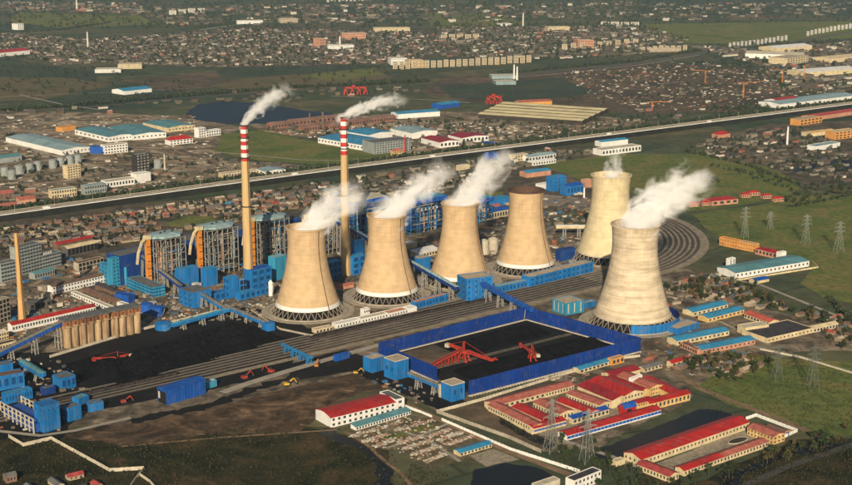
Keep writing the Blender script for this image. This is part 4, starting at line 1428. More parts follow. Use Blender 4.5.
def excavator(label, px, rz, m, s=1.3):
    t = thing('excavator', label, 'excavator', P(*px), rz)
    for y in (-1.3, 1.3):
        MB().box(-2 * s, (y - .35) * s, 0, 2 * s, (y + .35) * s, .9 * s).obj('crawler', DSTEEL, t)
    b = MB().box(-2 * s, -1.3 * s, 1 * s, 1.2 * s, 1.3 * s, 2.1 * s).obj('body', m, t)
    MB().box(.2 * s, -1.2 * s, 2.1 * s, 1.5 * s, -.1 * s, 3.1 * s).obj('cab', GLASS, t)
    MB().beam((1 * s, .4 * s, 1.8 * s), (4.2 * s, .4 * s, 4.4 * s), .5 * s).obj('boom', m, t)
    MB().beam((4.2 * s, .4 * s, 4.4 * s), (6 * s, .4 * s, 1.6 * s), .4 * s).obj('arm', m, t)
    MB().box(5.5 * s, -.2 * s, .5 * s, 6.5 * s, 1 * s, 1.6 * s).obj('bucket', DSTEEL, t)
excavator('yellow excavator on the bare brown earth', (287, 386), R(20), YSTEEL, 1.5)
excavator('yellow loader on the black ground left of the blue transfer boxes', (356, 374), R(10), YSTEEL, 1.2)
excavator('orange loader on the pale road beside the tracks', (317, 367), R(80), ORANGE, 1.3)
excavator('red loading machine on the sidings, the left of two', (245, 379), R(38), RSTEEL, 1.5)
excavator('red loading machine on the sidings, the right of two', (271, 373), R(150), RSTEEL, 1.5)
excavator('orange-red machine at the left end of the open blue shed', (124, 403), R(20), RSTEEL, 1.3)
# coal wagons standing on the sidings
wg_body = MB().box(-6.4, -1.5, 1.1, 6.4, 1.5, 3.3).mesh('wagon_body', mat('wagon_paint', (0.045, 0.035, 0.03), 0.8, .5, .3))
wg_load = MB().add([(-6, -1.3, 3.2), (6, -1.3, 3.2), (6, 1.3, 3.2), (-6, 1.3, 3.2), (-5, 0, 3.9), (5, 0, 3.9)], [(0, 1, 5, 4), (1, 2, 5), (2, 3, 4, 5), (3, 0, 4)]).mesh('wagon_load', COAL)
wg_bog = MB().box(-1.6, -1.1, .2, 1.6, 1.1, 1.1).mesh('wagon_bogie', DSTEEL)
def wagons(Rr, s0, s1, lab):
    pts = track_points(Rr, -900, -40)
    n = nw = 0
    for p, a in along(pts, 13.8):
        n += 1
        s = 13.8 * n
        if s0 < s < s1:
            nw += 1
            t = thing('coal_wagon', '%s wagon from the left %s' % (ORD(nw), lab), 'wagon', Vector((p.x, p.y, 1.4)), a, 'coal wagons on the sidings')
            link('body', wg_body, t)
            link('coal_load', wg_load, t)
            for x in (-4.4, 4.4):
                link('bogie', wg_bog, t).location = (x, 0, 0)
wagons(238, 470, 720, 'in the dark coal train right of the pipe gantry')
wagons(252, 60, 330, 'in the dark coal train left of the open blue shed')
# ---BUILDINGS---
# ------------------------------------------------------------------ buildings, left part of the plant
b_ = building
b_('office_block', 'tall grey office block at the left edge behind the plain chimney', (20, 279), (43, 272.5), 36, GREYW, SLATE, depth=14, win=(8, 9), wk=dict(ww=.75, wh=.5))
b_('office_wing', 'low grey office wing left of the tall office block', (2, 283), (19, 279), 22, GREYW, SLATE, depth=12, win=(6, 5), wk=dict(ww=.8, wh=.5))
ow = b_('office_wing', 'grey office wing with white roof characters right of the tall office block', (43.4, 272.4), (62, 267.5), 20, GREYW, SLATE, depth=12, win=(8, 5), wk=dict(ww=.8, wh=.5))
for q in range(4):
    g = MB()
    x0 = 1.5 + 3.4 * q
    for (ax, az, bx, bz) in ((0, .95, 1, .95), (.5, 0, .5, 1), (0, .5, 1, .5), (0, 0, .4, .45), (1, 0, .6, .45), (0, .1, 1, .1)):
        g.beam((x0 + ax * 2.4, .15, 20.6 + az * 3), (x0 + bx * 2.4, .15, 20.6 + bz * 3), .5, .3)
    g.obj('sign_character', WHITE, ow)
b_('entrance_hall', 'small hall with teal roof in front of the grey office block', (35, 280), (55, 275), 7, GREYW, TEAL, 'gable', depth=10, win=(8, 1), rh=1.2)
b_('workshop', 'open shed with a curved cream roof near the grey offices', (68, 257), (98, 250.5), 10, DARKC, CREAM, 'vault', depth=13, rh=2.5, win=(8, 1), glass=BLACK, wk=dict(ww=.8, wh=.8))
b_('workshop', 'long red-roofed shed behind the curved cream-roofed one', (58, 250), (93, 242.5), 7, BROWNR, RED, 'gable', depth=10, rh=1.5)
b_('trestle_building', 'pale concrete frame building between cream-roofed shed and cyan annex', (79, 272), (104, 266), 10, CONC, BROWNR, depth=10, win=(7, 2), glass=BLACK, wk=dict(ww=.75, wh=.75))
nv = b_('bunker_hall', 'tall navy blue hall with cyan stair tower beside the leftmost boiler house', (121, 286), (154, 278), 34, NAVY, SLATE, depth=24, win=(6, 5), wk=dict(ww=.2, wh=.25))
b_('stair_tower', 'cyan stair tower on the left side of the navy hall', (113.5, 288), (120.8, 286.2), 33, CYAN, CYAN, depth=9, win=(2, 8), wk=dict(ww=.4, wh=.35))
b_('annex', 'cyan annex left of the navy hall', (99.5, 280), (113.5, 287), 20, CYAN, CYAN, depth=17, win=(5, 4), wk=dict(ww=.5, wh=.25))
b_('control_house', 'long low cyan building with window bands in front of the navy hall', (127, 287.5), (152, 298), 11, CYAN, SLATE, C=(162, 294), win=(12, 3), winr=(4, 3), wk=dict(ww=.8, wh=.35))
b_('turbine_hall', 'long navy turbine hall behind the open boiler houses', (152, 268), (300, 236), 24, NAVY, SLATE, depth=26, win=(40, 3), wk=dict(ww=.35, wh=.3))
b_('administration', 'long white two-storey building with brown roof left of the cyan annex', (53, 295), (112, 281), 9, WHITE, BROWNR, 'gable', depth=10, rh=1.5, win=(20, 2), wk=dict(ww=.5, wh=.42))
b_('pump_house', 'blue box behind the white low strip near the concrete silos', (115, 301), (129, 303.5), 8, COBALT_ROOF, COBALT_ROOF, C=(134, 301))
b_('low_shed', 'long white low shed running down to the concrete silos', (71, 296), (117, 315), 4.5, WHITE, PALEC, depth=6, win=(18, 1), wk=dict(ww=.5, wh=.4))
b_('low_shed', 'dark brown roofed shed, first behind the long white low shed', (82, 292), (114, 304), 4, BROWNR, BROWNR, 'gable', depth=8, rh=1.4)
b_('low_shed', 'dark brown roofed shed, second behind the long white low shed', (95, 288), (121, 298), 4.5, BROWNR, DARKR, 'gable', depth=8, rh=1.4)
b_('low_shed', 'short white shed right of the long white one', (117, 306), (136, 312), 4, WHITE, PALEC, depth=6)
b_('red_gallery', 'long red-roofed gallery with white window band at the foot of the plain chimney', (12.5, 333), (96, 313.5), 8, WHITE, RED, 'gable', depth=9, rh=1.8, win=(30, 1), wk=dict(ww=.55, wh=.35))
b_('unfinished_building', 'grey open concrete frame at the left edge behind the plain chimney', (-3, 325), (11, 320), 24, CONC, CONC, depth=10, win=(4, 5), glass=BLACK, wk=dict(ww=.7, wh=.7))
b_('low_house', 'cream house with windows at the left edge, upper of two below the red gallery', (-3, 342), (9, 339), 8, CREAM, WHITE, depth=9, win=(5, 2))
b_('low_house', 'cream house with windows at the left edge, lower of two below the red gallery', (-3, 353), (17, 348), 7, CREAM, DARKR, depth=8, win=(7, 1))
b_('machine_hall', 'dark machine hall in the yard right of the plain chimney', (30, 311), (52, 306), 7, DARKC, SLATE, depth=10, win=(4, 1), glass=BLACK)
b_('hopper_house', 'small concrete hopper house near the plain chimney', (45, 304), (53, 302), 10, CONC, CONC, depth=6)
# blue bunkers and ducts before the boilers
b_('coal_bunker', 'blue coal bunker, left of a pair in front of the leftmost boiler house', (181, 287.5), (199, 283.5), 20, BLUE, SKYROOF, depth=11)
b_('coal_bunker', 'blue coal bunker, right of a pair in front of the leftmost boiler house', (207, 287), (218, 284.5), 20, BLUE, SKYROOF, depth=11)
b_('transfer_house', 'blue transfer house where two grey-roofed conveyors meet', (179, 304), (193, 309), 17, BLUE, SLATE, C=(207, 303), win=(3, 3), wk=dict(ww=.3, wh=.3))
b_('dust_filter', 'tall blue dust filter left of the front banded chimney', (229, 299), (239, 296.5), 23, BLUE, SKYROOF, depth=9, winl=(2, 3))
b_('dust_filter', 'blue filter box right behind the front banded chimney', (252, 292), (272, 287), 24, BLUE, COBALT_ROOF, depth=14, win=(3, 3), wk=dict(ww=.6, wh=.5))
b_('fan_house', 'low blue fan house left of the front banded chimney foot', (210, 303), (236, 297), 9, BLUE, BLUE, depth=10, win=(5, 1))
b_('fan_house', 'low blue fan house at the foot of the front banded chimney', (240, 301), (256, 297), 8, BLUE, SKYROOF, depth=8, win=(3, 1))
b_('fan_house', 'low blue fan house right of the front banded chimney', (256, 297), (270, 293.5), 8, BLUE, BLUE, depth=8, win=(3, 1))
b_('filter_frame', 'white steel frame between front banded chimney and the blue filter box', (240.5, 296.5), (247, 295), 18, BLUE, PALETEAL, depth=5, win=(2, 3), glass=BLACK, wk=dict(ww=.75, wh=.75))
b_('water_house', 'pale cyan block with rounded top just left of the leftmost cooling tower', (276, 281), (287, 278), 27, CYAN, PALETEAL, depth=12)
b_('small_house', 'small blue house at the lower end of the left coal conveyor', (265, 332.5), (275, 330.5), 8, BLUE, BLUE, depth=7)
b_('dust_filter', 'blue filter block between leftmost and second cooling towers, left of the rear chimney', (329, 282), (342, 279), 22, BLUE, SKYROOF, depth=12, win=(3, 3), wk=dict(ww=.6, wh=.6))
b_('dust_filter', 'blue filter block right of the rear banded chimney foot', (353, 276), (366, 273), 22, BLUE, SKYROOF, depth=12, win=(2, 3), wk=dict(ww=.6, wh=.6))
b_('duct_house', 'small blue duct house above the filter right of the rear chimney', (356, 268), (364, 266), 32, BLUE, SKYROOF, depth=8)
b_('low_shed', 'orange-brown shed between leftmost and second cooling towers', (337, 291), (354, 287.5), 4, PINKW, SALMON, 'gable', depth=7)
b_('pump_house', 'blue box between second and third cooling towers', (411, 271), (419, 273.5), 17, BLUE, BEIGE, C=(427, 270))
b_('store_hall', 'white-roofed hall between second and third cooling towers', (418, 259), (440, 254), 6, CREAM, WHITE, 'mono', depth=14, rh=2.5, win=(8, 1))
b_('store_hall', 'small white-roofed hall beside the second cooling tower', (406, 250), (417, 247.5), 7, CREAM, WHITE, depth=12)
b_('pump_house', 'blue pump house with pinkish roof right of the second cooling tower', (416, 310), (448, 301.5), 8, BLUE, PINKW, depth=8, win=(10, 1), wk=dict(ww=.4, wh=.4))
b_('transfer_tower', 'tall blue transfer tower in front of the third cooling tower', (457, 297), (466, 302), 25, BLUE, BEIGE, C=(488, 296), win=(2, 4), winr=(4, 4), wk=dict(ww=.25, wh=.3))
b_('pump_house', 'low blue house right of the transfer tower', (498, 294), (531, 287), 8, BLUE, PALETEAL, depth=9, win=(9, 1), wk=dict(ww=.4, wh=.4))
b_('water_treatment', 'long bright blue building with grey roof below the fourth cooling tower', (530, 288), (593, 272), 12, BLUE, BEIGE, depth=14, win=(14, 2), wk=dict(ww=.4, wh=.3))
b_('transfer_house', 'blue cube with beige roof behind the coal yard right corner', (552, 311), (565, 316), 13, CYAN, BEIGE, C=(581.5, 311.5), win=(3, 1), winr=(3, 1), wk=dict(ww=.15, wh=.8), glass=PALEC)
b_('low_shed', 'low blue shed between the blue cube and the near banded tower', (582, 310), (596, 306.5), 6, BLUE, PALETEAL, depth=8)
b_('pump_house', 'blue house at the right foot of the wind fence with beige roof', (665, 331.5), (677, 335), 6, BLUE, BEIGE, C=(698, 328))
b_('low_shed', 'navy building at the foot of the pale yellow cooling tower', (560, 262), (575, 259), 14, NAVY, NAVY, depth=8, win=(3, 2))
# white depot strip in front of the towers
b_('depot_house', 'white flat-roofed depot, longest one, below the second cooling tower', (337, 329.5), (361, 324), 5, WHITE, WHITE, depth=9, win=(8, 1), wk=dict(ww=.4, wh=.4))
b_('depot_house', 'white depot with pink yard roof below the second cooling tower', (362, 324), (388, 318), 5, WHITE, PALEC, depth=9, win=(9, 1), wk=dict(ww=.4, wh=.4))
b_('depot_house', 'pinkish-roofed depot at the right half of the white strip', (389, 318), (408, 313.5), 4.5, WHITE, PINKW, depth=11, win=(7, 1), wk=dict(ww=.4, wh=.4))
b_('depot_house', 'white depot at the right end of the white strip', (409, 313.5), (417, 311.5), 5, WHITE, WHITE, depth=10)
b_('depot_house', 'small white two-storey house in the white depot strip', (364, 318.5), (370, 317), 9, WHITE, WHITE, depth=6, win=(3, 2))
b_('low_house', 'beige house with yard below the leftmost cooling tower', (316, 334), (333, 330.5), 4, CREAM, PALEC, depth=8, win=(5, 1))
# ------------------------------------------------------------------ coal handling boxes
b_('crusher_house', 'blue box with beige roof, left of the pair by the coal yard left fence', (363, 370), (372, 373.5), 13, BLUE, BEIGE, C=(384, 369), parapet=BLUE)
b_('crusher_house', 'larger blue box with pale trimmed roof, right of the pair by the left fence', (384, 376.5), (395, 381), 18, BLUE, BEIGE, C=(407, 376.5), parapet=PALEC, win=(2, 1), wk=dict(ww=.3, wh=.2))
b_('transfer_house', 'blue transfer box with beige roof at the front left corner of the coal yard', (441, 398), (451.5, 402.5), 15, BLUE, BEIGE, C=(463, 398), parapet=PALEC, winr=(2, 1), wk=dict(ww=.2, wh=.3))
b_('conveyor_portal', 'pale concrete portal beside the front left transfer box', (438.5, 397), (440.5, 398), 11, PALEC, PALEC, C=(442, 397.2))
b_('guard_hut', 'bright blue hut on the pale road beside the sidings', (336, 362), (350, 358), 5.5, COBALT_ROOF, COBALT_ROOF, depth=4)
sh = b_('wagon_shed', 'long bright blue wagon shed open at its left end beside the sidings', (167.5, 405.5), (206, 394), 13, COBALT_ROOF, COBALT_ROOF, 'gable', depth=14, rh=1.5)
ubox('portal_opening', sh, BLACK, (-.05, 7, 5.5), (.3, 11, 10.5))
ubox('curtain', sh, PALEC, (-.25, 11.3, 7), (.2, 2.4, 6))
b_('pump_house', 'small pale blue cabin at the right end of the wagon shed', (206.5, 389.5), (217, 386.5), 6, CYAN, PALEC, depth=6)
# wagon tippler group, lower left
wt = b_('tippler_house', 'big bright blue box, nearest of the lower left group', (35, 429), (44, 433.5), 22, BLUE, BLUE, C=(60, 428), winr=(4, 1), win=(2, 1), wk=dict(ww=.25, wh=.12), z0=14)
t = thing('tippler_pit', 'roofless pale column frame beside the big bright blue box, lower left', 'frame', P(1, 416), 0)
a, b = P(1, 416), P(34, 434)
dd = b - a
t.rotation_euler = (0, 0, math.atan2(dd.y, dd.x))
Lf = dd.length
for i in range(9):
    x = Lf * i / 8
    for y in (0, 19):
        ubox('column', t, PALEC, (x, y, 6.5), (.9, .9, 13))
for z in (4.5, 9, 12.6):
    for y in (0, 19):
        ubox('beam', t, PALEC, (Lf / 2, y + .06, z), (Lf, .6, .7))
MB().box(1.5, 1.5, .3, Lf - 1, 17.5, 7.5).obj('inner_roof', COBALT_ROOF, t)
b_('switch_house', 'blue house with dark roof right of the big bright blue box, lower left', (63, 420), (69, 422.5), 12, BLUE, SLATE, C=(81, 418), win=(2, 1))
b_('long_house', 'long blue low house behind the roofless column frame, lower left', (6, 405), (33, 398.5), 9, BLUE, SKYROOF, depth=8, win=(9, 1), wk=dict(ww=.35, wh=.4))
b_('sorting_house', 'blue house with dark brown roof at the left edge, lower left group', (-4, 392), (25, 386.5), 13, BLUE, BROWNR, depth=12, win=(4, 1))
b_('sorting_house', 'blue box with white roof vent at the left edge, behind the dark brown roofed one', (-4, 382), (14, 378), 14, BLUE, SLATE, depth=10)
gallery('teal-roofed conveyor gallery at the left edge, lower left group', (22, 364, 7), (43, 377, 6), 6, 4, BLUE, TEAL)
b_('screen_house', 'blue screen house with slate roof at the foot of the flat coal heap', (53, 387), (62, 391), 11, BLUE, SLATE, C=(74, 386), winr=(3, 1))
b_('small_house', 'small blue house below the screen house, lower left group', (72, 404), (79, 406), 6, BLUE, TEAL, C=(89, 402))
b_('small_house', 'small blue house at the right end of the lower left group', (90, 413), (104, 409.5), 7, BLUE, SLATE, depth=6)
b_('small_house', 'dark blue hut in the middle of the lower left group', (44, 396), (56, 393), 6, NAVY, SLATE, depth=7)

# ------------------------------------------------------------------ foreground: red-roofed workshop and neighbours
rw = b_('long_workshop', 'white two-storey building with curved bright red roof and rows of windows', (331, 428), (395.5, 412), 8.5, WHITE, RED, 'vault', C=(377, 404.5), rh=2.2, win=(12, 2), wk=dict(ww=.42, wh=.48))
b_('stair_block', 'white stair block with grey flat roof at the right end of the red vaulted building', (395.8, 412), (404.5, 409.8), 10.5, WHITE, SLATE, depth=24, win=(1, 2), wk=dict(ww=.35, wh=.4))
b_('low_shed', 'long narrow white shed with teal roof in front of the red vaulted building', (356, 431), (411, 414.5), 3.2, WHITE, TEAL, 'mono', depth=7, rh=1.2, win=(20, 1), wk=dict(ww=.55, wh=.55))
b_('low_shed', 'low shed with light blue roof beside the bare concrete yard', (460, 457), (492, 447.5), 3.2, CREAM, SKYROOF, 'gable', depth=8, rh=1.1, win=(9, 1), wk=dict(ww=.5, wh=.5))
b_('brick_house', 'white-walled building with dark flat roof at the bottom edge', (574, 493), (601, 482), 9, WHITE, DARKR, C=(596, 477), win=(7, 2), winr=(3, 2), wk=dict(ww=.4, wh=.45))
b_('small_hut', 'pale hut at the bottom edge beside the lower pond', (538, 492), (560, 484.5), 4, PALEC, PALEC, depth=7)

# ------------------------------------------------------------------ red-roofed factory quarter
E1 = dict(win=(10, 1), wk=dict(ww=.45, wh=.4))
b_('factory_hall', 'long salmon-roofed hall along the back of the red factory quarter, left part', (494, 411.5), (545, 398), 5, CREAM, SALMON, 'gable', depth=13, rh=1.8, **E1)
b_('factory_hall', 'salmon-roofed hall along the back of the red factory quarter, right part', (545.5, 398), (574, 390.5), 5, CREAM, SALMON, 'gable', depth=13, rh=1.8, **E1)
b_('factory_hall', 'salmon-roofed hall along the left wall of the red factory quarter', (488, 411), (533, 433.5), 5.5, CREAM, SALMON, 'gable', depth=12, rh=1.6, win=(18, 1), wk=dict(ww=.4, wh=.4))
b_('factory_hall', 'bright red roof with blue eave, leftmost of the red roofs', (512, 413), (545, 428), 5.5, CREAM, RED, 'gable', depth=13, rh=1.8, winr=(4, 1), glass=COBALT_ROOF, wk=dict(ww=.95, wh=.35))
b_('factory_hall', 'cream hall with pale salmon roof between the two left bright red roofs', (533, 410), (560, 422), 7, CREAM, SALMON, 'gable', depth=15, rh=1.6, win=(10, 1), winr=(4, 1), wk=dict(ww=.4, wh=.4))
b_('factory_hall', 'bright red roof with blue eave, second of the red roofs from the left', (556, 407), (590, 420), 5.5, CREAM, RED, 'gable', depth=12, rh=1.8, winr=(4, 1), glass=COBALT_ROOF, wk=dict(ww=.95, wh=.35))
b_('factory_hall', 'cream hall with pale salmon roof in the middle of the red factory quarter', (566, 401), (599, 413), 7, CREAM, SALMON, 'gable', depth=13, rh=1.4, win=(12, 1), winr=(4, 1), wk=dict(ww=.4, wh=.4))
b_('factory_hall', 'dark crimson lean roof beside the widest bright red roof', (577, 394), (612, 409), 7.5, CREAM, CRIMSON, 'mono', depth=10, rh=2.5)
b_('factory_hall', 'widest bright red roof in the middle of the red factory quarter', (588, 391), (624, 406), 9, CREAM, RED, 'gable', depth=22, rh=2.8, winr=(6, 2), wk=dict(ww=.4, wh=.4))
b_('factory_hall', 'dark crimson roof right of the widest bright red roof', (606, 386), (641, 400), 8, YELLW, CRIMSON, 'gable', depth=9, rh=1.5)
b_('factory_hall', 'salmon-roofed hall with yellow front near the arched blue gate', (617, 384), (650, 397), 8, YELLW, SALMON, 'gable', depth=15, rh=1.8, winr=(5, 2), wk=dict(ww=.4, wh=.4))
b_('factory_hall', 'crimson roof at the back right corner of the red factory quarter', (612, 383), (640, 375.5), 6, CREAM, CRIMSON, 'gable', depth=14, rh=2)
b_('factory_hall', 'long red roof along the right edge of the red factory quarter', (640, 385), (674, 402), 6, YELLW, RED, 'gable', depth=13, rh=1.8, winr=(3, 1), wk=dict(ww=.4, wh=.4))
b_('office_house', 'yellow house with red roof at the right end of the red factory quarter', (650, 411), (690, 400.5), 6.5, YELLW, RED, 'gable', depth=9, rh=1.6, win=(10, 1), wk=dict(ww=.4, wh=.5))
b_('yellow_house', 'yellow two-storey front beside the arched blue gate', (637.5, 412.5), (652, 408.5), 8, YELLW, CRIMSON, 'gable', depth=8, rh=1.5, win=(6, 2), wk=dict(ww=.4, wh=.45))
gt = b_('arched_gate', 'arched bright blue gate house in the red factory quarter', (624, 416), (636, 413), 6, RED, COBALT_ROOF, 'vault', depth=7, rh=3.5, parapet=WHITE)
ubox('gateway', gt, BLACK, (5.5, -.05, 2.5), (5, .3, 5))
b_('white_block', 'small white roof structure on the red factory quarter', (631, 391), (642, 387), 11, WHITE, WHITE, depth=3)
fr = b_('front_hall', 'long narrow red roof with a blue front along the pond', (567, 441), (661, 414.5), 4.5, WHITE, RED, 'gable', depth=11, rh=1.6, win=(26, 1), glass=COBALT_ROOF, wk=dict(ww=.9, wh=.5))
b_('front_hall', 'cream front hall with blue fascia behind the long narrow red roof, right part', (573, 425), (609, 414.5), 5, CREAM, COBALT_ROOF, 'mono', depth=5, rh=1.2, win=(9, 1))
b_('front_hall', 'cream front hall with blue fascia at the lower left corner of the red roofs', (534, 434.5), (566, 426), 5, CREAM, RED, 'mono', depth=6, rh=1.4, win=(9, 1), glass=COBALT_ROOF, wk=dict(ww=.9, wh=.3))
b_('store_shed', 'sky blue roofed shed at the right end of the coal yard front fence', (580, 374), (612, 364.5), 4, CREAM, SKYROOF, 'gable', depth=9, rh=1.2, win=(8, 1))
b_('orange_house', 'small orange-walled house near the right corner of the coal yard', (612, 366), (624, 362.5), 6, ORANGEW, BEIGE, depth=6, win=(3, 1))
b_('small_house', 'grey-roofed cream house between coal yard and the long red roof', (644, 373), (662, 368), 4, CREAM, SLATE, 'gable', depth=7, win=(5, 1))
b_('small_house', 'red-roofed house right of the coal yard corner', (672, 368), (690, 363), 4.5, CREAM, RED, 'gable', depth=7, win=(4, 1))
# lower red-roofed school-like quarter
b_('courtyard_wing', 'longest bright red roof of the lower right courtyard, along the pond', (641, 467), (749, 429), 6, CREAM, RED, 'gable', C=(735, 421.5), rh=2.4, win=(30, 1), winl=(4, 1), wk=dict(ww=.32, wh=.32))
b_('courtyard_wing', 'dull red roof wing at the left end of the lower right courtyard', (637, 470.5), (669, 483), 5, CREAM, DULLRED, 'gable', depth=11, rh=1.8, win=(10, 1), winr=(3, 1), wk=dict(ww=.4, wh=.45))
b_('courtyard_wing', 'red roofed front wing of the lower right courtyard, left half', (684, 476.5), (723, 462.5), 4.5, CREAM, RED, 'gable', depth=9, rh=1.5, win=(12, 1), wk=dict(ww=.4, wh=.45))
b_('courtyard_wing', 'salmon roofed front wing of the lower right courtyard, right half', (723.5, 462.5), (768, 447), 4.5, CREAM, SALMON, 'gable', depth=9, rh=1.5, win=(14, 1), wk=dict(ww=.4, wh=.45))
b_('courtyard_wing', 'salmon roofed wing at the right end of the lower right courtyard', (747, 435), (773, 445), 6.5, YELLW, SALMON, 'gable', C=(783, 440.5), rh=1.8, win=(8, 2), winr=(3, 2), wk=dict(ww=.4, wh=.45))
b_('small_hut', 'pale hut outside the left end of the lower right courtyard', (616, 467), (625, 464), 4, CREAM, PALEC, depth=5)
b_('small_hut', 'navy hut inside the white perimeter wall of the lower right courtyard', (783, 438), (789, 436), 3, NAVY, NAVY, depth=4)
b_('store_shed', 'brown-roofed store between the salmon wing and the white perimeter wall', (764, 432), (782, 438), 3.5, PINKW, BROWNR, 'gable', C=(790, 434))
pl = thing('planter', 'oval planting bed in the lower right courtyard', 'planter', P(738, 441), R(38))
kb = MB().lathe([(1, .2), (1, .8), (.9, .8), (.9, .4)], 32, cap=False).obj('kerb', PALEC, pl)
kb.scale = (11, 4.5, 1)
bd = MB().lathe([(.9, .2), (.9, .62)], 32).obj('bed', G_BROWN, pl)
bd.scale = (11, 4.5, 1)

# ------------------------------------------------------------------ right side sheds
b_('warehouse', 'sky blue roofed shed, furthest back of four right of the near banded tower', (693, 317), (728, 308.5), 5, CREAM, SKYROOF, 'gable', depth=15, rh=1.8, win=(8, 1), wk=dict(ww=.4, wh=.4))
b_('warehouse', 'sky blue roofed shed, second from back of four, with yellow wall', (708, 323), (744, 314), 5, YELLW, SKYROOF, 'gable', depth=14, rh=1.8, win=(9, 1), wk=dict(ww=.4, wh=.4))
b_('warehouse', 'sky blue roofed shed, second from front of four right of the near banded tower', (677, 346), (729, 335.5), 5, CREAM, SKYROOF, 'gable', depth=15, rh=1.8, win=(12, 1), wk=dict(ww=.4, wh=.4))
b_('warehouse', 'sky blue roofed shed, nearest of four, with pink wall', (702, 355), (755, 344.5), 5, PINKW, SKYROOF, 'gable', depth=14, rh=1.8, win=(12, 1), wk=dict(ww=.35, wh=.35))
b_('store_house', 'brown flat-roofed store at the left end of the two near blue sheds', (680, 347.5), (697, 355), 5, PINKW, BROWNR, depth=8, win=(7, 1))
b_('warehouse', 'salmon-red roofed shed right of the blue roofed sheds', (744, 318), (769, 327), 5, CREAM, mat('coral_roof', (0.50, 0.10, 0.065), .7, .2, .1), 'gable', depth=13, rh=1.8, win=(8, 1))
b_('small_office', 'cream flat-roofed office with a row of windows right of the blue roofed sheds', (737, 332), (745, 335.5), 7.5, CREAM, PALEC, C=(764, 330), winr=(8, 1), wk=dict(ww=.4, wh=.3))
b_('warehouse', 'large low building with black roof and long cream wall', (767, 343.5), (813, 333), 5, CREAM, DARKR, depth=34, win=(12, 1), wk=dict(ww=.3, wh=.3))
b_('long_store', 'long pale store running right from the black-roofed building', (813.5, 333), (838, 328), 4.5, PALEC, CREAM, 'gable', depth=9, win=(8, 1))
b_('depot', 'long white warehouse with teal roof in the green field', (735.5, 279), (809, 266.5), 7, WHITE, TEAL, 'gable', C=(795, 260), rh=2.2, win=(18, 1), wk=dict(ww=.35, wh=.35))
b_('white_tower', 'white tower at the left end of the teal-roofed warehouse', (729, 271), (735, 269.5), 14, WHITE, WHITE, depth=5, win=(2, 1), wk=dict(ww=.25, wh=.8))
b_('white_tower', 'white tower behind the right end of the teal-roofed warehouse', (779, 261), (786, 259.5), 10, WHITE, WHITE, depth=5)
b_('site_block', 'bright orange block in the field right of the rail loop, left half', (719, 245), (737, 249), 10, ORANGEW, ORANGEW, depth=9, win=(7, 2), wk=dict(ww=.3, wh=.3))
b_('site_block', 'bright orange block in the field right of the rail loop, right half', (737.5, 249), (755, 252.5), 10, ORANGEW, BEIGE, depth=9, win=(7, 2), wk=dict(ww=.3, wh=.3))
b_('site_block', 'red-roofed house right of the bright orange blocks', (755, 254), (776, 259), 7, PINKW, CRIMSON, 'hip', depth=12, rh=2.5, win=(6, 1))
b_('small_shed', 'small bright blue roofed shed below the teal-roofed warehouse', (756, 284), (769, 281.5), 3.5, CREAM, COBALT_ROOF, 'gable', depth=11)
for i, (x, y, w, lab) in enumerate(((690, 207, 9, 'small red-roofed house, leftmost in the green field'), (702, 206, 8, 'small red-roofed house left of the large red roof in the green field'),
        (712, 206, 26, 'large bright red roof in the middle of the green field'), (742, 198, 9, 'red-roofed house just right of the large red roof in the field'),
        (750, 196, 10, 'red-roofed house, tallest in the group of the green field'), (763, 199, 9, 'red-roofed house right of the tallest one in the field'), (774, 202, 10, 'red-roofed house furthest right in the green field group'))):
    b_('field_house', lab, (x, y), (x + w, y - w * .12 + .6), 5 if w < 20 else 7, PINKW, RED, 'hip', depth=9 if w < 20 else 24, rh=2.4, win=(4, 1))
# ---FAR---
# ------------------------------------------------------------------ industrial belt beyond the expressway
b_('warehouse', 'long pale-roofed warehouse at the left edge beyond the expressway', (6, 142), (62, 155.5), 9, WHITE, PALETEAL, 'gable', C=(88, 151), rh=3, winr=(8, 1), wk=dict(ww=.3, wh=.3))
b_('warehouse', 'white hall with teal roof, left of two joined ones beyond the expressway', (75, 134.5), (109, 142.5), 10, WHITE, TEAL, 'gable', C=(132, 138.5), rh=2.5, winr=(8, 1), win=(8, 1), wk=dict(ww=.4, wh=.25))
b_('warehouse', 'white hall with teal roof, right of two joined ones beyond the expressway', (108, 132), (133, 140.5), 10, WHITE, TEAL, 'gable', C=(162, 136), rh=2.5, winr=(8, 1), wk=dict(ww=.4, wh=.25))
b_('warehouse', 'pale hall with teal roof beside the lake', (143, 127), (168, 132.5), 9, CREAM, TEAL, 'gable', C=(191, 128.5), rh=2.5, winr=(8, 1), wk=dict(ww=.4, wh=.25))
b_('office', 'white stepped office left of the lake shore', (199, 138), (206, 137), 18, WHITE, WHITE, depth=14, win=(3, 4))
b_('office', 'low white office wing beside the stepped office', (206.4, 137), (221, 135), 11, WHITE, WHITE, depth=14, win=(6, 2))
b_('villa', 'white house with steep red roof below the teal halls', (170, 145.5), (193, 143), 9, WHITE, RED, 'hip', depth=20, rh=6, win=(7, 2))
b_('office', 'white office beside a blue one, below the teal halls', (105, 154.5), (128, 152), 15, WHITE, PALEC, depth=18, win=(8, 3))
b_('office', 'blue box left of the white office below the teal halls', (90, 153.5), (104, 154), 12, COBALT_ROOF, COBALT_ROOF, depth=16)
b_('factory', 'white factory with long low wing on the near side of the chemical works', (107, 188), (137, 184), 9, WHITE, PALEC, depth=20, win=(10, 1))
b_('factory', 'tall white block at the right end of the white factory', (137, 184), (151, 182), 15, WHITE, WHITE, depth=18)
b_('office', 'pale long office behind the expressway, left of two', (52, 199), (77, 196), 12, CREAM, PALETEAL, depth=14, win=(10, 2))
b_('office', 'pale long office behind the expressway, right of two', (85, 195), (107, 192), 13, GREYW, PALETEAL, depth=14, win=(9, 2))
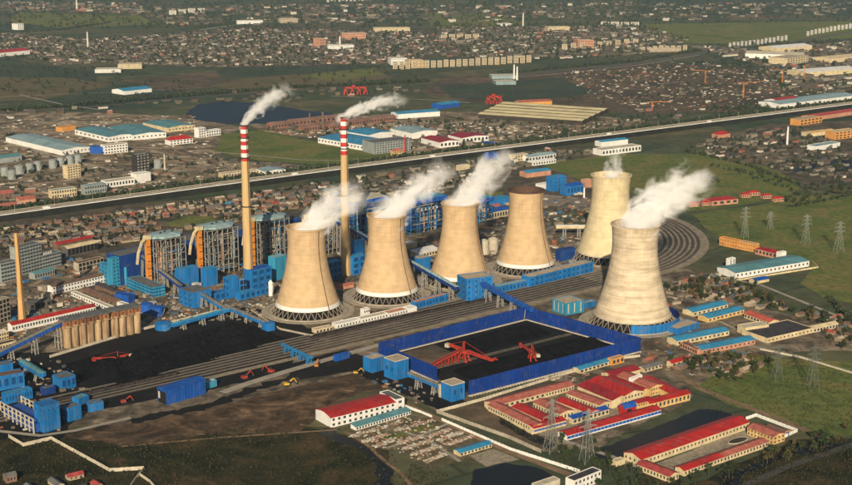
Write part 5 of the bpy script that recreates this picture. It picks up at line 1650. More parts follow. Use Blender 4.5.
b_('office', 'cream tower block in the chemical works', (68, 179), (81, 177), 20, CREAM, CREAM, depth=14, win=(5, 5))
b_('column_works', 'dark process tower with platforms in the chemical works', (137, 172), (150, 170), 28, DSTEEL, STEEL, depth=14, win=(4, 6), glass=STEEL)
b_('shed', 'grey-green shed at the left edge of the chemical works', (-3, 164), (22, 161), 9, GREYW, TEAL, 'gable', depth=30, rh=3)
b_('shed', 'red-brown shed at the left edge just beyond the expressway', (-3, 199), (14, 197), 7, BROWNR, SALMON, 'gable', depth=18, rh=3)
b_('shed', 'salmon-roofed shed just beyond the expressway at the left edge', (0, 212), (18, 209.5), 7, PINKW, SALMON, 'gable', depth=16, rh=3)
b_('shed', 'salmon-roofed shed just beyond the expressway, second from the left edge', (20, 205), (36, 203), 7, PINKW, SALMON, 'gable', depth=16, rh=3)
b_('office', 'cream two-storey building behind the left banded chimney', (223, 180), (262, 175.5), 9, CREAM, PALEC, depth=16, win=(14, 2))
b_('warehouse', 'pale blue roofed white hall right of the left banded chimney', (256, 175), (266, 178), 10, WHITE, PALETEAL, 'gable', C=(284, 175), rh=2, winr=(6, 1))
b_('factory', 'wide white hall with bright sky-blue roof right of the rear banded chimney', (318, 143), (370, 152), 10, WHITE, SKYROOF, 'gable', C=(392, 146), rh=2.5, win=(16, 1), wk=dict(ww=.4, wh=.3))
b_('factory', 'second sky-blue roof behind the wide white hall', (345, 137), (368, 141), 11, WHITE, SKYROOF, 'gable', C=(390, 137), rh=2.5)
b_('glass_block', 'grey glazed block right of the wide sky-blue roofed hall', (374, 154.5), (411, 150.5), 20, GREYW, SLATE, depth=40, win=(14, 5))
b_('villa', 'small orange-red house in front of the grey glazed block', (394, 156.5), (404, 155.5), 9, YELLW, SALMON, 'hip', depth=12, rh=4, win=(4, 2))
b_('factory', 'white hall with striped blue roof right of the grey glazed block', (390, 134), (412, 139), 11, WHITE, PALETEAL, 'gable', C=(432, 135), rh=3)
b_('factory', 'white walled hall with crimson roof, left of the pair near the expressway', (421, 143), (440, 148), 10, WHITE, CRIMSON, 'gable', C=(455, 145), rh=2.5, winr=(5, 1))
b_('factory', 'white walled hall with crimson roof, right of the pair near the expressway', (448, 140), (462, 143.5), 10, WHITE, CRIMSON, 'gable', C=(485, 140), rh=2.5, winr=(7, 1))
b_('warehouse', 'small blue roofed shed right of the crimson roofed halls', (482, 146), (494, 148), 6, CREAM, COBALT_ROOF, 'gable', C=(504, 147), rh=2)
b_('office', 'cream office block on the near side of the expressway, left of the blue plant', (515, 162), (528, 160), 11, CREAM, PALEC, depth=14, win=(5, 2))
b_('warehouse', 'pale blue roofed hall right of the cream office block', (529, 162), (556, 158), 8, WHITE, PALETEAL, 'gable', depth=22, rh=2.5, win=(9, 1))
b_('warehouse', 'white roofed hall below the pale blue roofed one', (533, 166), (556, 163), 6, WHITE, WHITE, 'gable', depth=16, rh=2, win=(9, 1))
b_('warehouse', 'blue-grey roofed brown shed behind the fourth cooling tower', (527, 178), (551, 175), 8, PINKW, SKYROOF, 'gable', depth=20, rh=2.5)
b_('process_plant', 'bright blue process block beside the pale yellow cooling tower, tall part', (553, 192), (566, 190), 22, BLUE, SKYROOF, depth=16, win=(3, 4), wk=dict(ww=.3, wh=.3))
b_('process_plant', 'bright blue process block beside the pale yellow cooling tower, low part', (567, 196), (583, 193.5), 14, BLUE, COBALT_ROOF, 'gable', depth=16, rh=3, win=(5, 1))
b_('process_plant', 'cream and orange narrow block touching the pale yellow cooling tower', (585, 188), (592, 187), 12, PINKW, CREAM, depth=10)
b_('white_tanks_house', 'low white house left of the bright blue process block', (540, 190), (552, 188), 8, WHITE, WHITE, depth=10)
b_('workshop', 'blue roofed hall between third and fourth cooling towers', (478, 222), (510, 216), 10, CREAM, COBALT_ROOF, 'gable', depth=22, rh=3, win=(12, 1))
b_('workshop', 'cyan roofed hall behind the blue roofed one between third and fourth towers', (490, 207), (512, 203.5), 9, BLUE, CYAN, depth=20)
b_('workshop', 'salmon roofed long shed behind the third cooling tower', (478, 213), (500, 209.5), 6, PINKW, SALMON, 'gable', depth=10, rh=2)
b_('warehouse', 'white long hall beside the green field near the expressway', (602, 156), (641, 151), 10, WHITE, PALEC, depth=24, win=(12, 1))
b_('warehouse', 'white hall with blue stripe left of the long white hall by the field', (601, 147), (628, 144), 9, WHITE, SKYROOF, 'gable', depth=18, rh=2)
b_('blue_sign_house', 'small bright blue house beside the expressway above the third plume', (487, 161), (498, 159.5), 12, COBALT_ROOF, COBALT_ROOF, depth=10)
b_('cream_hall', 'white flat house behind the third plume near the expressway', (460, 171), (470, 169.5), 8, CREAM, WHITE, depth=10)
for i in range(5):
    b_('long_warehouse', 'long cream-roofed warehouse, %s from the front of five parallel ones beyond the expressway' % ORD(i + 1), (478 - i * 0 + i * 5.5, 118.2 - i * 2.7), (582 + i * 5.5, 125.2 - i * 2.7), 9, mat('painted_shadow_wall', (0.045, 0.034, 0.024), .9, .3, .05), mat('cream_sheet_roof', (0.64, 0.54, 0.30), .8, .25, .02), 'gable', depth=30, rh=1.6, group='five cream warehouses', win=(20, 1), wk=dict(ww=.3, wh=.3))  # near-black wall colour stands in for the shadow lines between rows
b_('warehouse', 'orange-brown long shed behind the cream warehouses', (520, 106.5), (552, 105), 9, ORANGEW, SALMON, 'gable', depth=30, rh=3)
b_('warehouse', 'bright blue roofed shed left of the cream warehouses', (441, 109), (460, 106.5), 9, COBALT_ROOF, SKYROOF, 'gable', depth=30, rh=3)
b_('warehouse', 'sky blue roofed shed below the bright blue roofed one', (398, 119), (440, 116), 10, WHITE, SKYROOF, 'gable', depth=34, rh=3)
for i, (x, y, w) in enumerate(((272, 129, 18), (292, 126, 22), (318, 123, 26), (330, 130, 14), (350, 126, 14), (366, 124, 16), (384, 122, 12), (304, 132, 16))):
    b_('brick_works', 'red-brown brickworks building between lake and sky-blue roofed hall, %s from the left' % ORD(sorted((272, 292, 318, 330, 350, 366, 384, 304)).index(x) + 1), (x, y), (x + w, y - w * .1), 9, mat('brickwork', (0.24, 0.115, 0.075), .9, .3, .05), mat('brick_roof', (0.22, 0.13, 0.10), .9, .3, .05), 'gable', depth=22, rh=3, group='brickworks buildings', win=(6, 1))
def red_gantry(label, A, w, n):
    a = P(*A)
    L = (P(A[0] + w, A[1]) - a).length
    t = thing('gantry_crane', label, 'gantry', a, .15)
    for i in range(n + 1):
        x = L * i / n
        for y in (0, 18):
            ubeam('leg', t, RSTEEL, (x - 4, y, 0), (x, y, 17), 1.8)
            ubeam('leg', t, RSTEEL, (x + 4, y, 0), (x, y, 17), 1.8)
        ubeam('beam', t, RSTEEL, (x, -6, 17.5), (x, 24, 17.5), 2.4)
    for y in (0, 18):
        ubeam('beam', t, RSTEEL, (0, y, 16), (L, y, 16), 1.8)
    ubox('trolley', t, RSTEEL, (L * .4, 8, 20), (8, 6, 4))
red_gantry('bright red steel gantry beyond the lake', (346, 95), 20, 3)
red_gantry('bright red steel gantry left of the cream warehouses', (489, 104.5), 12, 2)
b_('warehouse', 'white and red roofed sheds at the upper left edge', (-2, 57), (30, 54), 12, WHITE, RED, 'gable', depth=60, rh=5)
b_('warehouse', 'pale blue roofed shed in the far left fields', (124, 95), (152, 92), 9, WHITE, SKYROOF, 'gable', depth=50, rh=4)
b_('factory', 'orange shed row below the teal halls at the left', (62, 132), (76, 130), 8, ORANGEW, ORANGEW, depth=20)
# right middle
b_('warehouse', 'pale blue long hall beside the expressway at the right', (780, 108.5), (856, 99), 9, WHITE, PALETEAL, 'gable', depth=60, rh=3)
b_('warehouse', 'red roofed hall beside the expressway at the right', (779, 106), (800, 103), 10, WHITE, RED, 'gable', depth=40, rh=4)
b_('warehouse', 'long white hall in the far right works', (745, 58), (802, 60), 14, WHITE, PALEC, 'gable', depth=70, rh=5)
b_('warehouse', 'cream hall beyond the long white hall, far right works', (776, 53), (812, 50), 14, CREAM, WHITE, 'gable', depth=70, rh=5)
b_('warehouse', 'beige block at the end of the far right works', (787, 65), (808, 62), 18, CREAM, BEIGE, depth=60, win=(8, 3))
b_('warehouse', 'cream long hall at the right edge, far right works', (830, 63), (860, 60), 12, CREAM, CREAM, 'gable', depth=60, rh=4)
b_('warehouse', 'white rough-roofed halls at the right edge above the expressway', (806, 77), (858, 73), 12, CREAM, WHITE, 'gable', depth=70, rh=4)
b_('factory', 'cream block at the right edge below the expressway', (835, 140), (858, 137), 14, ORANGEW, CREAM, depth=24, win=(6, 3))
b_('factory', 'pale yellow hall left of the cream block at the right edge', (809, 137), (835, 134), 7, CREAM, YELLW, 'gable', depth=20, rh=2)
b_('factory', 'white low house below the pale yellow hall at the right edge', (816, 151), (840, 147), 8, WHITE, PALETEAL, depth=20)
b_('factory', 'orange-brown hall above the village at the right', (800, 126), (822, 122.5), 12, ORANGEW, BEIGE, depth=24, win=(6, 2))
b_('factory', 'row of red-brown sheds along the expressway at the right', (812, 121), (858, 114), 8, PINKW, DULLRED, 'gable', depth=26, rh=3)
b_('villa', 'bright red roofed house in the right village below the expressway', (720, 139), (730, 137.5), 8, PINKW, RED, 'hip', depth=20, rh=5)
# far blocks of flats
def flats(lab, x0, y0, x1, y1, n, hpx, w, m, grp, dep=14, tilt=0.0):
    for i in range(n):
        f = (i + .5) / n
        x, y = x0 + (x1 - x0) * f, y0 + (y1 - y0) * f + random.uniform(-.4, .4)
        a, b = P(x - w / 2, y + tilt / 2), P(x + w / 2, y - tilt / 2)
        dist = a.length
        h = hpx * dist / FOC * random.uniform(.92, 1.08)
        d = b - a
        rz = math.atan2(d.y, d.x)
        L = d.length
        t = thing('apartment_block', lab + ', %s from the left' % ORD(i + 1), 'apartment block', a, rz, grp)
        MB().box(0, 0, 0, L, dep, h).obj('wall', m, t)
        MB().box(-.3, -.3, h + .01, L + .3, dep + .3, h + .9).obj('roof', PALEC, t)
        fl = max(3, int(h / 3.2))
        for k in range(0, fl):
            ubox('window_band', t, GLASS, (L / 2, -.05, h * (k + .6) / fl), (L * .8, .3, h / fl * .4))
FLAT = mat('flats_plaster', (0.50, 0.40, 0.25), .9, .25, .01)
FLATW = mat('flats_white', (0.55, 0.52, 0.44), .9, .2, .01)
flats('beige apartment slab in the long row across the far town centre', 392, 69.5, 532, 62.5, 22, 6.5, 4.6, FLAT, 'beige apartment slabs')
flats('white apartment slab in the evenly spaced row at the upper right', 728, 48, 788, 40, 15, 4.2, 2.3, FLATW, 'white apartment slabs, left row')
flats('white apartment slab in the row at the upper right edge', 806, 36, 856, 27, 13, 4.2, 2.3, FLATW, 'white apartment slabs, right row')
flats('pale apartment slab in the far upper middle', 326, 2, 372, 0, 12, 4, 2.2, FLATW, 'pale slabs in the upper middle')
flats('cream apartment block in the far town, right of the beige slabs', 560, 50, 640, 44, 9, 5, 5, FLAT, 'cream blocks right of the slabs')
flats('cream block of the district right of the far railway', 640, 52, 688, 50, 8, 4.5, 4, FLAT, 'cream blocks by the far railway')
flats('cream block in the far town, left of the beige slabs', 440, 40, 480, 39, 5, 5, 6, FLAT, 'cream blocks left in the far town')
flats('white block beyond the old quarter, upper left', 168, 15, 206, 12, 4, 4, 7, FLATW, 'white blocks upper left')
flats('long pale block in the far upper fields', 600, 24, 640, 25, 4, 2.5, 8, FLATW, 'long pale blocks in the upper fields')
for lab, x, y, w, h, m in (('white block with cream top on the near edge of the old quarter', 391, 65, 16, 18, WHITE), ('yellow block with red stripe beside the white block, old quarter edge', 408, 68, 16, 20, YELLW),
        ('white factory with chimney in the old quarter', 328, 50, 26, 14, WHITE), ('reddish office in the old quarter', 320, 47, 6, 26, PINKW), ('brown long flats in the old quarter', 342, 40, 24, 22, PINKW),
        ('cream hall right of the brown flats in the old quarter', 374, 32, 36, 14, CREAM), ('white low factory at the near edge of the old quarter, left', 95, 73, 26, 9, WHITE), ('white factory row at the near edge of the old quarter', 118, 69, 24, 12, CREAM),
        ('beige factory at the upper edge of the old quarter', 280, 23, 18, 16, BEIGE), ('long white factory at the upper edge of the old quarter', 237, 24, 26, 12, WHITE), ('white block at the upper left corner of the plain', 18, 30, 6, 22, WHITE),
        ('white long shed in the far railway yard', 496, 85, 20, 8, PALETEAL), ('blue-grey shed in the far railway yard', 492, 79, 24, 8, PALETEAL), ('red-brown block right in the far town', 578, 48, 16, 24, PINKW),
        ('cream school in the far town', 548, 31, 22, 14, CREAM), ('brown factory below the flats, right of the railway', 650, 52, 30, 10, BEIGE), ('white shed in the far upper middle fields', 500, 26, 12, 8, WHITE)):
    b_('far_building', lab, (x, y), (x + w, y - .4), h, m, PALEC, depth=40, win=(max(3, w // 2), 3), wk=dict(ww=.5, wh=.4))
# thin stacks of the far plain
def stack(label, px, top, r, m):
    c = P(*px)
    H = (px[1] - top) * c.length / FOC
    t = thing('stack', label, 'chimney', c)
    MB().lathe([(r * 1.5, 0), (r, H)], 12).obj('shaft', m, t)
    MB().lathe([(r + .3, H - 1.5), (r + .3, H + .3), (r * .5, H + .35)], 12).obj('tip', SLATE, t)
for lab, px, tp, r, m in (('slim white stack in the old quarter, upper left', (88, 47), 32, 2.2, FLATW), ('slim white stack at the upper left edge', (77, 10), 0, 2.8, FLATW), ('slim white stack, left of two in the far railway yard', (514, 79), 64, 1.8, WHITE),
        ('slim white stack, right of two in the far railway yard', (517, 80), 66, 1.8, WHITE), ('slim white stack in the upper middle fields', (523, 27), 13, 2.2, FLATW), ('white stack beside the village at the right', (787, 145), 126, 1.4, WHITE),
        ('brick stack of the brickworks, left', (310, 130), 113, 1.6, BROWNR), ('brick stack of the brickworks, right', (323, 128), 112, 2.2, BROWNR), ('white stack of the old quarter factory', (340, 48), 36, 2.0, WHITE),
        ('thin pale stack of the chemical works', (165, 172), 153, 1.1, PALEC), ('thin stack near the sky-blue roofed hall', (405, 152), 135, 1.0, REDB), ('red-white stack near the bright blue process block', (584, 199), 186, 1.0, WHITE)):
    stack(lab, px, tp, r, m)
# ------------------------------------------------------------------ tower cranes of the far building site, pylons
def crane(label, px, hpx, arm, rz):
    c = P(*px)
    H = hpx * c.length / FOC
    t = thing('tower_crane', label, 'crane', c, rz, 'tower cranes of the building site')
    m = MB()
    for x, y in ((-1, -1), (1, -1), (1, 1), (-1, 1)):
        m.beam((x, y, 0), (x, y, H), .3)
    for i in range(int(H / 3)):
        m.beam((-1, -1, i * 3), (1, -1, i * 3 + 3), .35)
        m.beam((-1, 1, i * 3), (-1, -1, i * 3 + 3), .35)
    m.obj('mast', ORANGE, t)
    MB().beam((-arm * .3, 0, H), (arm, 0, H), .8).obj('jib', ORANGE, t)
    MB().box(-arm * .3, -1.2, H - 3, -arm * .2, 1.2, H).obj('counterweight', CONC, t)
for q, (px, h, a, r) in enumerate((((652, 110), 8, 40, .2), ((705, 84), 13, 40, 2.6), ((743, 98), 15, 45, .4), ((782, 84), 13, 40, 2.0), ((804, 79), 13, 40, 1.0))):
    crane('orange tower crane on the brown land at the upper right, %s from the left' % ORD(q + 1), px, h, a, r)
PYL = mat('galvanised_steel', (0.25, 0.26, 0.225), .5, .2, .3)
PYLR = mat('weathered_pylon', (0.13, 0.15, 0.125), .6, .3, .3)
def pylon(label, px, top, w0, m, rz=0.3):
    c = P(*px)
    block(c.x, c.y, 6)
    H = (px[1] - top) * c.length / FOC * 1.03
    t = thing('pylon', label, 'pylon', c, rz)
    w = lambda z: w0 * .8 * (1 - z / H) ** 1.25 * .5 + .6
    for i, (x, y) in enumerate(((-1, -1), (1, -1), (1, 1), (-1, 1))):
        lm = MB()
        zs = [H * k / 8 for k in range(9)]
        for a, b in zip(zs, zs[1:]):
            lm.beam((x * w(a), y * w(a), a), (x * w(b), y * w(b), b), .24)
        lm.obj('leg', m, t)
    br = MB()
    zs = [0]
    while zs[-1] < H * .97:
        zs.append(min(H, zs[-1] + max(2.2, 2.1 * w(zs[-1]))))
    for a, b in zip(zs, zs[1:]):
        for (x0, y0), (x1, y1) in (((-1, -1), (1, -1)), ((1, -1), (1, 1)), ((1, 1), (-1, 1)), ((-1, 1), (-1, -1))):
            br.beam((x0 * w(a), y0 * w(a), a), (x1 * w(b), y1 * w(b), b), .11)
            br.beam((x1 * w(a), y1 * w(a), a), (x0 * w(b), y0 * w(b), b), .11)
            br.beam((x0 * w(b), y0 * w(b), b), (x1 * w(b), y1 * w(b), b), .12)
    br.obj('bracing', m, t)
    for f, L in ((.66, 7.5), (.79, 6.3), (.92, 5.0)):
        am = MB()
        for s in (-1, 1):
            for y in (-.7, .7):
                am.beam((s * .7, y, H * f), (s * L, 0, H * f + .6), .2)
                am.beam((s * .7, y, H * f + 2), (s * L, 0, H * f + .7), .2)
            am.beam((s * L, 0, H * f + .6), (s * L, 0, H * f - 1.6), .22)
        am.obj('cross_arm', m, t)
pylon('lattice pylon in the field left of the bright orange blocks', (744.5, 238), 207, 8, PYL)
pylon('faint lattice pylon in the field, middle of the upper right ones', (770, 229), 212, 6, PYL, .6)
pylon('pale lattice pylon, left of two close together at the upper right', (805.5, 244), 215, 9, PYL)
pylon('pale wide lattice pylon at the right edge, right of two close together', (838.5, 252), 222, 11, PYL, .2)
pylon('dark lattice pylon in the scrub beside the pink-roofed shed, left of two', (777, 380), 344, 9, PYLR)
pylon('dark tall lattice pylon in the lower right field, right of two', (812, 390), 344, 11, PYLR, .2)
pylon('lattice pylon in front of the red factory quarter, left of two', (551, 452), 394, 10, PYL, .5)
pylon('lattice pylon in front of the red factory quarter, right of two', (587, 462), 404, 10, PYL, .4)
# ------------------------------------------------------------------ walls and fences of the foreground
def wall(label, px, h, th, m, seg=4.0, name='boundary_wall'):
    pts = [P(*p) for p in px]
    t = thing(name, label, 'wall', pts[0])
    o = pts[0]
    for a, b in zip(pts, pts[1:]):
        n = max(1, int((b - a).length / seg))
        for i in range(n):
            p, q = a.lerp(b, i / n) - o, a.lerp(b, (i + 1) / n) - o
            c = (p + q) / 2
            d = q - p
            ubox('wall_panel', t, m, (c.x, c.y, h / 2 + random.uniform(-.08, .08)), (d.length * .97, th, h), d.to_track_quat('X', 'Z'))
            ubox('pier', t, m, (p.x, p.y, h / 2 + .15), (th * 1.3, th * 1.3, h + .05))
    return t
wall('pale zigzag boundary wall across the dark scrub, lower left', ((9, 438), (23.5, 446.5), (51.5, 440), (110, 472), (144, 470)), 3.0, .4, PALEC)
wall('short pale wall end running to the bottom edge, lower left', ((144, 470), (136, 480), (128, 492)), 2.5, .4, PALEC)
wall('pale wall branching right to the bottom edge, lower left', ((140, 476), (150, 483), (158, 492)), 2.5, .4, PALEC)
wall('pale boundary wall along the front of the coal yard', ((437, 413), (480, 401.5), (577, 371.5)), 2.8, .4, PALEC)
wall('grey boundary wall from the coal yard corner down to the pylons', ((437, 413), (510, 439), (541, 453)), 3.0, .5, CONC)
wall('white boundary wall beside the dirt road', ((442, 421), (510, 450.5), (580, 473)), 2.6, .4, WHITE)
wall('pale wall along the upper edge of the left coal heap', ((50, 358), (140, 331), (230, 309)), 2.8, .4, PALEC)
wall('white perimeter wall at the right end of the lower right courtyard', ((746, 420), (756, 416.5), (797, 432), (783, 438.5)), 2.8, .4, WHITE)
wall('cream outer wall along the left side of the red factory quarter', ((486.5, 409), (532, 435), (560, 427)), 2.6, .4, CREAM)
wall('pale boundary wall below the leftmost cooling tower', ((251, 311), (280, 330), (318, 338), (420, 315)), 2.2, .4, CONC)
wall('low wall along the field track at the right', ((760, 350), (800, 358), (856, 375)), 1.6, .4, PALEC)
wall('cream wall round the teal-roofed warehouse', ((737, 281), (818, 268), (812, 262)), 2.0, .4, CREAM)
wall('white wall from the red vaulted building to the dirt road', ((404, 407), (420, 413), (432, 418)), 2.4, .4, WHITE)
wall('pale wall around the right corner of the coal yard', ((577, 371.5), (600, 362), (640, 357)), 2.4, .4, PALEC)
# ---VILLAGE---
# ------------------------------------------------------------------ villages: houses by the hundred
BARR = np.array(BLOCKS)
HWA = np.array([(p.x, p.y) for p in spline(HWP, 60)])
OCC = {}
def free(x, y, r, soft=False):
    d = (BARR[:, 0] - x) ** 2 + (BARR[:, 1] - y) ** 2
    if np.any(d < (BARR[:, 2] * .92 + r * .8) ** 2):
        return False
    if np.min((HWA[:, 0] - x) ** 2 + (HWA[:, 1] - y) ** 2) < (19 + r) ** 2:
        return False
    c = (int(x // 20), int(y // 20))
    for i in (-1, 0, 1):
        for j in (-1, 0, 1):
            for (a, b, q) in OCC.get((c[0] + i, c[1] + j), ()):
                if (a - x) ** 2 + (b - y) ** 2 < ((q + r) * .8) ** 2:
                    return False
    return True
def occupy(x, y, r):
    OCC.setdefault((int(x // 20), int(y // 20)), []).append((x, y, r))
def inside(x, y, poly):
    c = False
    j = len(poly) - 1
    for i in range(len(poly)):
        xi, yi, xj, yj = poly[i].x, poly[i].y, poly[j].x, poly[j].y
        if (yi > y) != (yj > y) and x < (xj - xi) * (y - yi) / (yj - yi) + xi:
            c = not c
        j = i
    return c
def scatter(px, n, r, tries=6, keep=True):
    poly = [P(*p) for p in px]
    x0, x1 = min(p.x for p in poly), max(p.x for p in poly)
    y0, y1 = min(p.y for p in poly), max(p.y for p in poly)
    out = []
    for _ in range(n * tries):
        if len(out) >= n:
            break
        x, y = random.uniform(x0, x1), random.uniform(y0, y1)
        if inside(x, y, poly) and free(x, y, r):
            out.append((x, y))
            if keep:
                occupy(x, y, r)
    return out
def lanes(px, n, r, ang=38.0):
    """house sites in rows along lanes, with gaps, so that streets and yards read"""
    poly = [P(*p) for p in px]
    ca, sa = math.cos(R(ang)), math.sin(R(ang))
    us = [p.x * ca + p.y * sa for p in poly]
    vs = [-p.x * sa + p.y * ca for p in poly]
    du, dv = r * 2.25, r * 2.9
    sites = []
    v = min(vs)
    row = 0
    while v < max(vs):
        u = min(us) + random.uniform(0, du)
        while u < max(us):
            uu, vv = u + random.uniform(-.12, .12) * du, v + random.uniform(-.14, .14) * dv
            x, y = uu * ca - vv * sa, uu * sa + vv * ca
            if inside(x, y, poly):
                sites.append((x, y))
            u += du * random.choice((1, 1, 1.05, 1.1, 1.6))
        row += 1
        v += dv * (1.35 if row % 3 == 0 else 1)
    random.shuffle(sites)
    out = []
    for x, y in sites:
        if len(out) >= n:
            break
        if free(x, y, r * .7):
            out.append((x, y))
            occupy(x, y, r * .7)
    return out
REGIONS = [
    ('in the crowded village between the expressway and the power plant', [(0, 229), (120, 213), (250, 194), (420, 169), (560, 150), (600, 152), (560, 162), (482, 176), (452, 190), (420, 198), (330, 206), (280, 214), (230, 224), (160, 236), (104, 250), (60, 246), (0, 258)], 470, 6.2, 9),
    ('among trees right of the near banded tower', [(662, 284), (700, 280), (748, 292), (800, 312), (852, 322), (852, 346), (842, 346), (815, 322), (770, 312), (735, 303), (690, 300)], 60, 6.0, 8),
    ('in the hamlet by the right pylons', [(642, 362), (664, 356), (700, 362), (760, 358), (765, 372), (738, 384), (700, 372), (660, 372)], 26, 6.0, 8),
    ('at the bottom left edge below the zigzag wall', [(-4, 486), (8, 478), (100, 474), (122, 482), (112, 494), (-4, 496)], 14, 7.0, 11),
    ('in the village below the expressway at the right', [(690, 150), (700, 141), (760, 131), (800, 128), (852, 150), (852, 184), (820, 178), (790, 172), (745, 163)], 150, 6.5, 9),
    ('in the works beyond the expressway at the left', [(0, 150), (60, 158), (130, 160), (215, 158), (330, 168), (225, 184), (110, 195), (0, 212)], 70, 8.5, 12),
    ('in the works beyond the expressway in the middle', [(265, 131), (300, 124), (420, 122), (560, 126), (640, 118), (700, 114), (600, 136), (480, 153), (430, 156), (400, 150)], 80, 9, 13),
    (None, [(95, 40), (250, 28), (425, 33), (445, 50), (400, 63), (205, 67), (100, 62)], 2600, 8, 10),
    (None, [(0, 33), (95, 40), (100, 62), (60, 66), (0, 50)], 420, 9, 11),
    (None, [(430, 28), (640, 26), (690, 40), (640, 55), (530, 60), (440, 56)], 800, 11, 13),
    (None, [(560, 72), (680, 62), (800, 72), (846, 88), (760, 108), (640, 112), (600, 100)], 100, 9, 9),
    (None, [(690, 46), (760, 50), (852, 42), (852, 96), (800, 92), (760, 66)], 300, 12, 16),
    (None, [(0, 110), (90, 108), (190, 98), (240, 92), (420, 86), (430, 92), (330, 100), (190, 104), (60, 120), (0, 122)], 50, 9, 11),
    (None, [(100, 8), (330, 4), (460, 6), (640, 2), (640, 16), (420, 24), (180, 26)], 420, 14, 18),
    (None, [(640, 4), (852, 2), (852, 14), (640, 22)], 160, 14, 18),
    (None, [(0, 2), (140, 4), (150, 14), (60, 12), (0, 12)], 140, 14, 18),
]
ROOFS = [('grey-roofed', SLATE, 9), ('brown-roofed', BROWNR, 7), ('red-tiled', DULLRED, .7), ('salmon-tiled', SALMON, 1.0), ('pale-roofed', BEIGE, 2.5), ('blue-roofed', SKYROOF, .4), ('dark-roofed', DARKR, 4), ('white-roofed', PALEC, 1.0)]
WALLS = [mat('mud_brick', (0.27, 0.19, 0.12), .9, .3, .1), mat('worn_plaster', (0.40, 0.32, 0.21), .9, .3, .1), mat('red_brick', (0.24, 0.14, 0.095), .9, .3, .1)]
SHAPES = [(9, 5.5, 2.8, 1.4), (12, 6, 3, 1.5), (15, 6, 3.0, 1.5), (8, 7, 5.2, 1.6)]
HM = {}
def house_meshes(ri, wi, si):
    if ('w', wi, si) not in HM:
        L, D, h, rh = SHAPES[si]
        w = MB().add([(-L / 2, -D / 2, 0), (L / 2, -D / 2, 0), (L / 2, D / 2, 0), (-L / 2, D / 2, 0), (-L / 2, -D / 2, h), (L / 2, -D / 2, h), (L / 2, D / 2, h), (-L / 2, D / 2, h), (-L / 2, 0, h + rh), (L / 2, 0, h + rh)],
                     [(0, 1, 5, 4), (2, 3, 7, 6), (3, 0, 4, 8, 7), (1, 2, 6, 9, 5)], 0)
        for k in range(3):
            x = L * (k - 1) * .3
            w.box(x - .6, -D / 2 - .06, h * .35, x + .6, -D / 2 - .01, h * .75, 1)
        HM['w', wi, si] = w.mesh('house_wall', [WALLS[wi], GLASS])
    if ('r', ri, si) not in HM:
        L, D, h, rh = SHAPES[si]
        rm, _ = roof_prism(L, D, h, rh, 'gable', .4, .2)
        rm.v = [(x - L / 2, y - D / 2, z) for x, y, z in rm.v]
        HM['r', ri, si] = rm.mesh('house_roof', ROOFS[ri][1])
    return HM['w', wi, si], HM['r', ri, si]
def house_kind():
    ri = random.choices(range(len(ROOFS)), [r[2] for r in ROOFS])[0]
    return ri, random.randrange(3), random.choices(range(4), (4, 5, 3, 2))[0]
CAND, FARH = [], []
for reg, px, n, r, size in REGIONS:
    for x, y in lanes(px, n, r, random.uniform(34, 42)):
        if reg:
            CAND.append((y, x, reg))
        else:
            FARH.append((x, y, size))
CAND.sort()
for y, x, reg in CAND[300:]:
    FARH.append((x, y, 10))
for y, x, reg in CAND[:300]:
    ri, wi, si = house_kind()
    if 'bottom left' in reg:
        ri = random.choice((0, 6, 0, 2, 6))
    px_ = pix((x, y, 0))[0]
    where = reg
    if 'crowded' in reg:
        where = 'in the village behind ' + ('the grey offices' if px_ < 110 else 'the boiler houses' if px_ < 295 else 'the second cooling tower' if px_ < 430 else 'the third and fourth towers')
    t = thing('house', '%s %s house, %s, %s' % (('small', 'long', 'very long', 'two-storey')[si], ROOFS[ri][0], ('mud walls', 'plastered', 'brick walls')[wi], where), 'house', (x, y, 0.3), R(random.choice((38, 38, 38, 38, 128)) + random.uniform(-4, 4)), '%s houses %s' % (ROOFS[ri][0], reg))
    w, rf = house_meshes(ri, wi, si)
    link('wall', w, t)
    link('roof', rf, t)
    if 'bottom left' in reg:
        t.scale = (1.0, 1.0, 1.0)
FW = islands('far_house_walls', [(0, (.15, .12, .082)), (.3, (.10, .075, .05)), (.52, (.24, .21, .155)), (.70, (.09, .08, .068)), (.86, (.55, .50, .41)), (.96, (.28, .12, .08))])
FR = islands('far_house_roofs', [(0, (.055, .068, .070)), (.26, (.078, .076, .068)), (.46, (.035, .043, .044)), (.62, (.11, .095, .08)), (.78, (.10, .062, .048)), (.88, (.24, .21, .17)), (.94, (.20, .07, .055)), (.965, (.42, .39, .33)), (.99, (.07, .18, .28))])
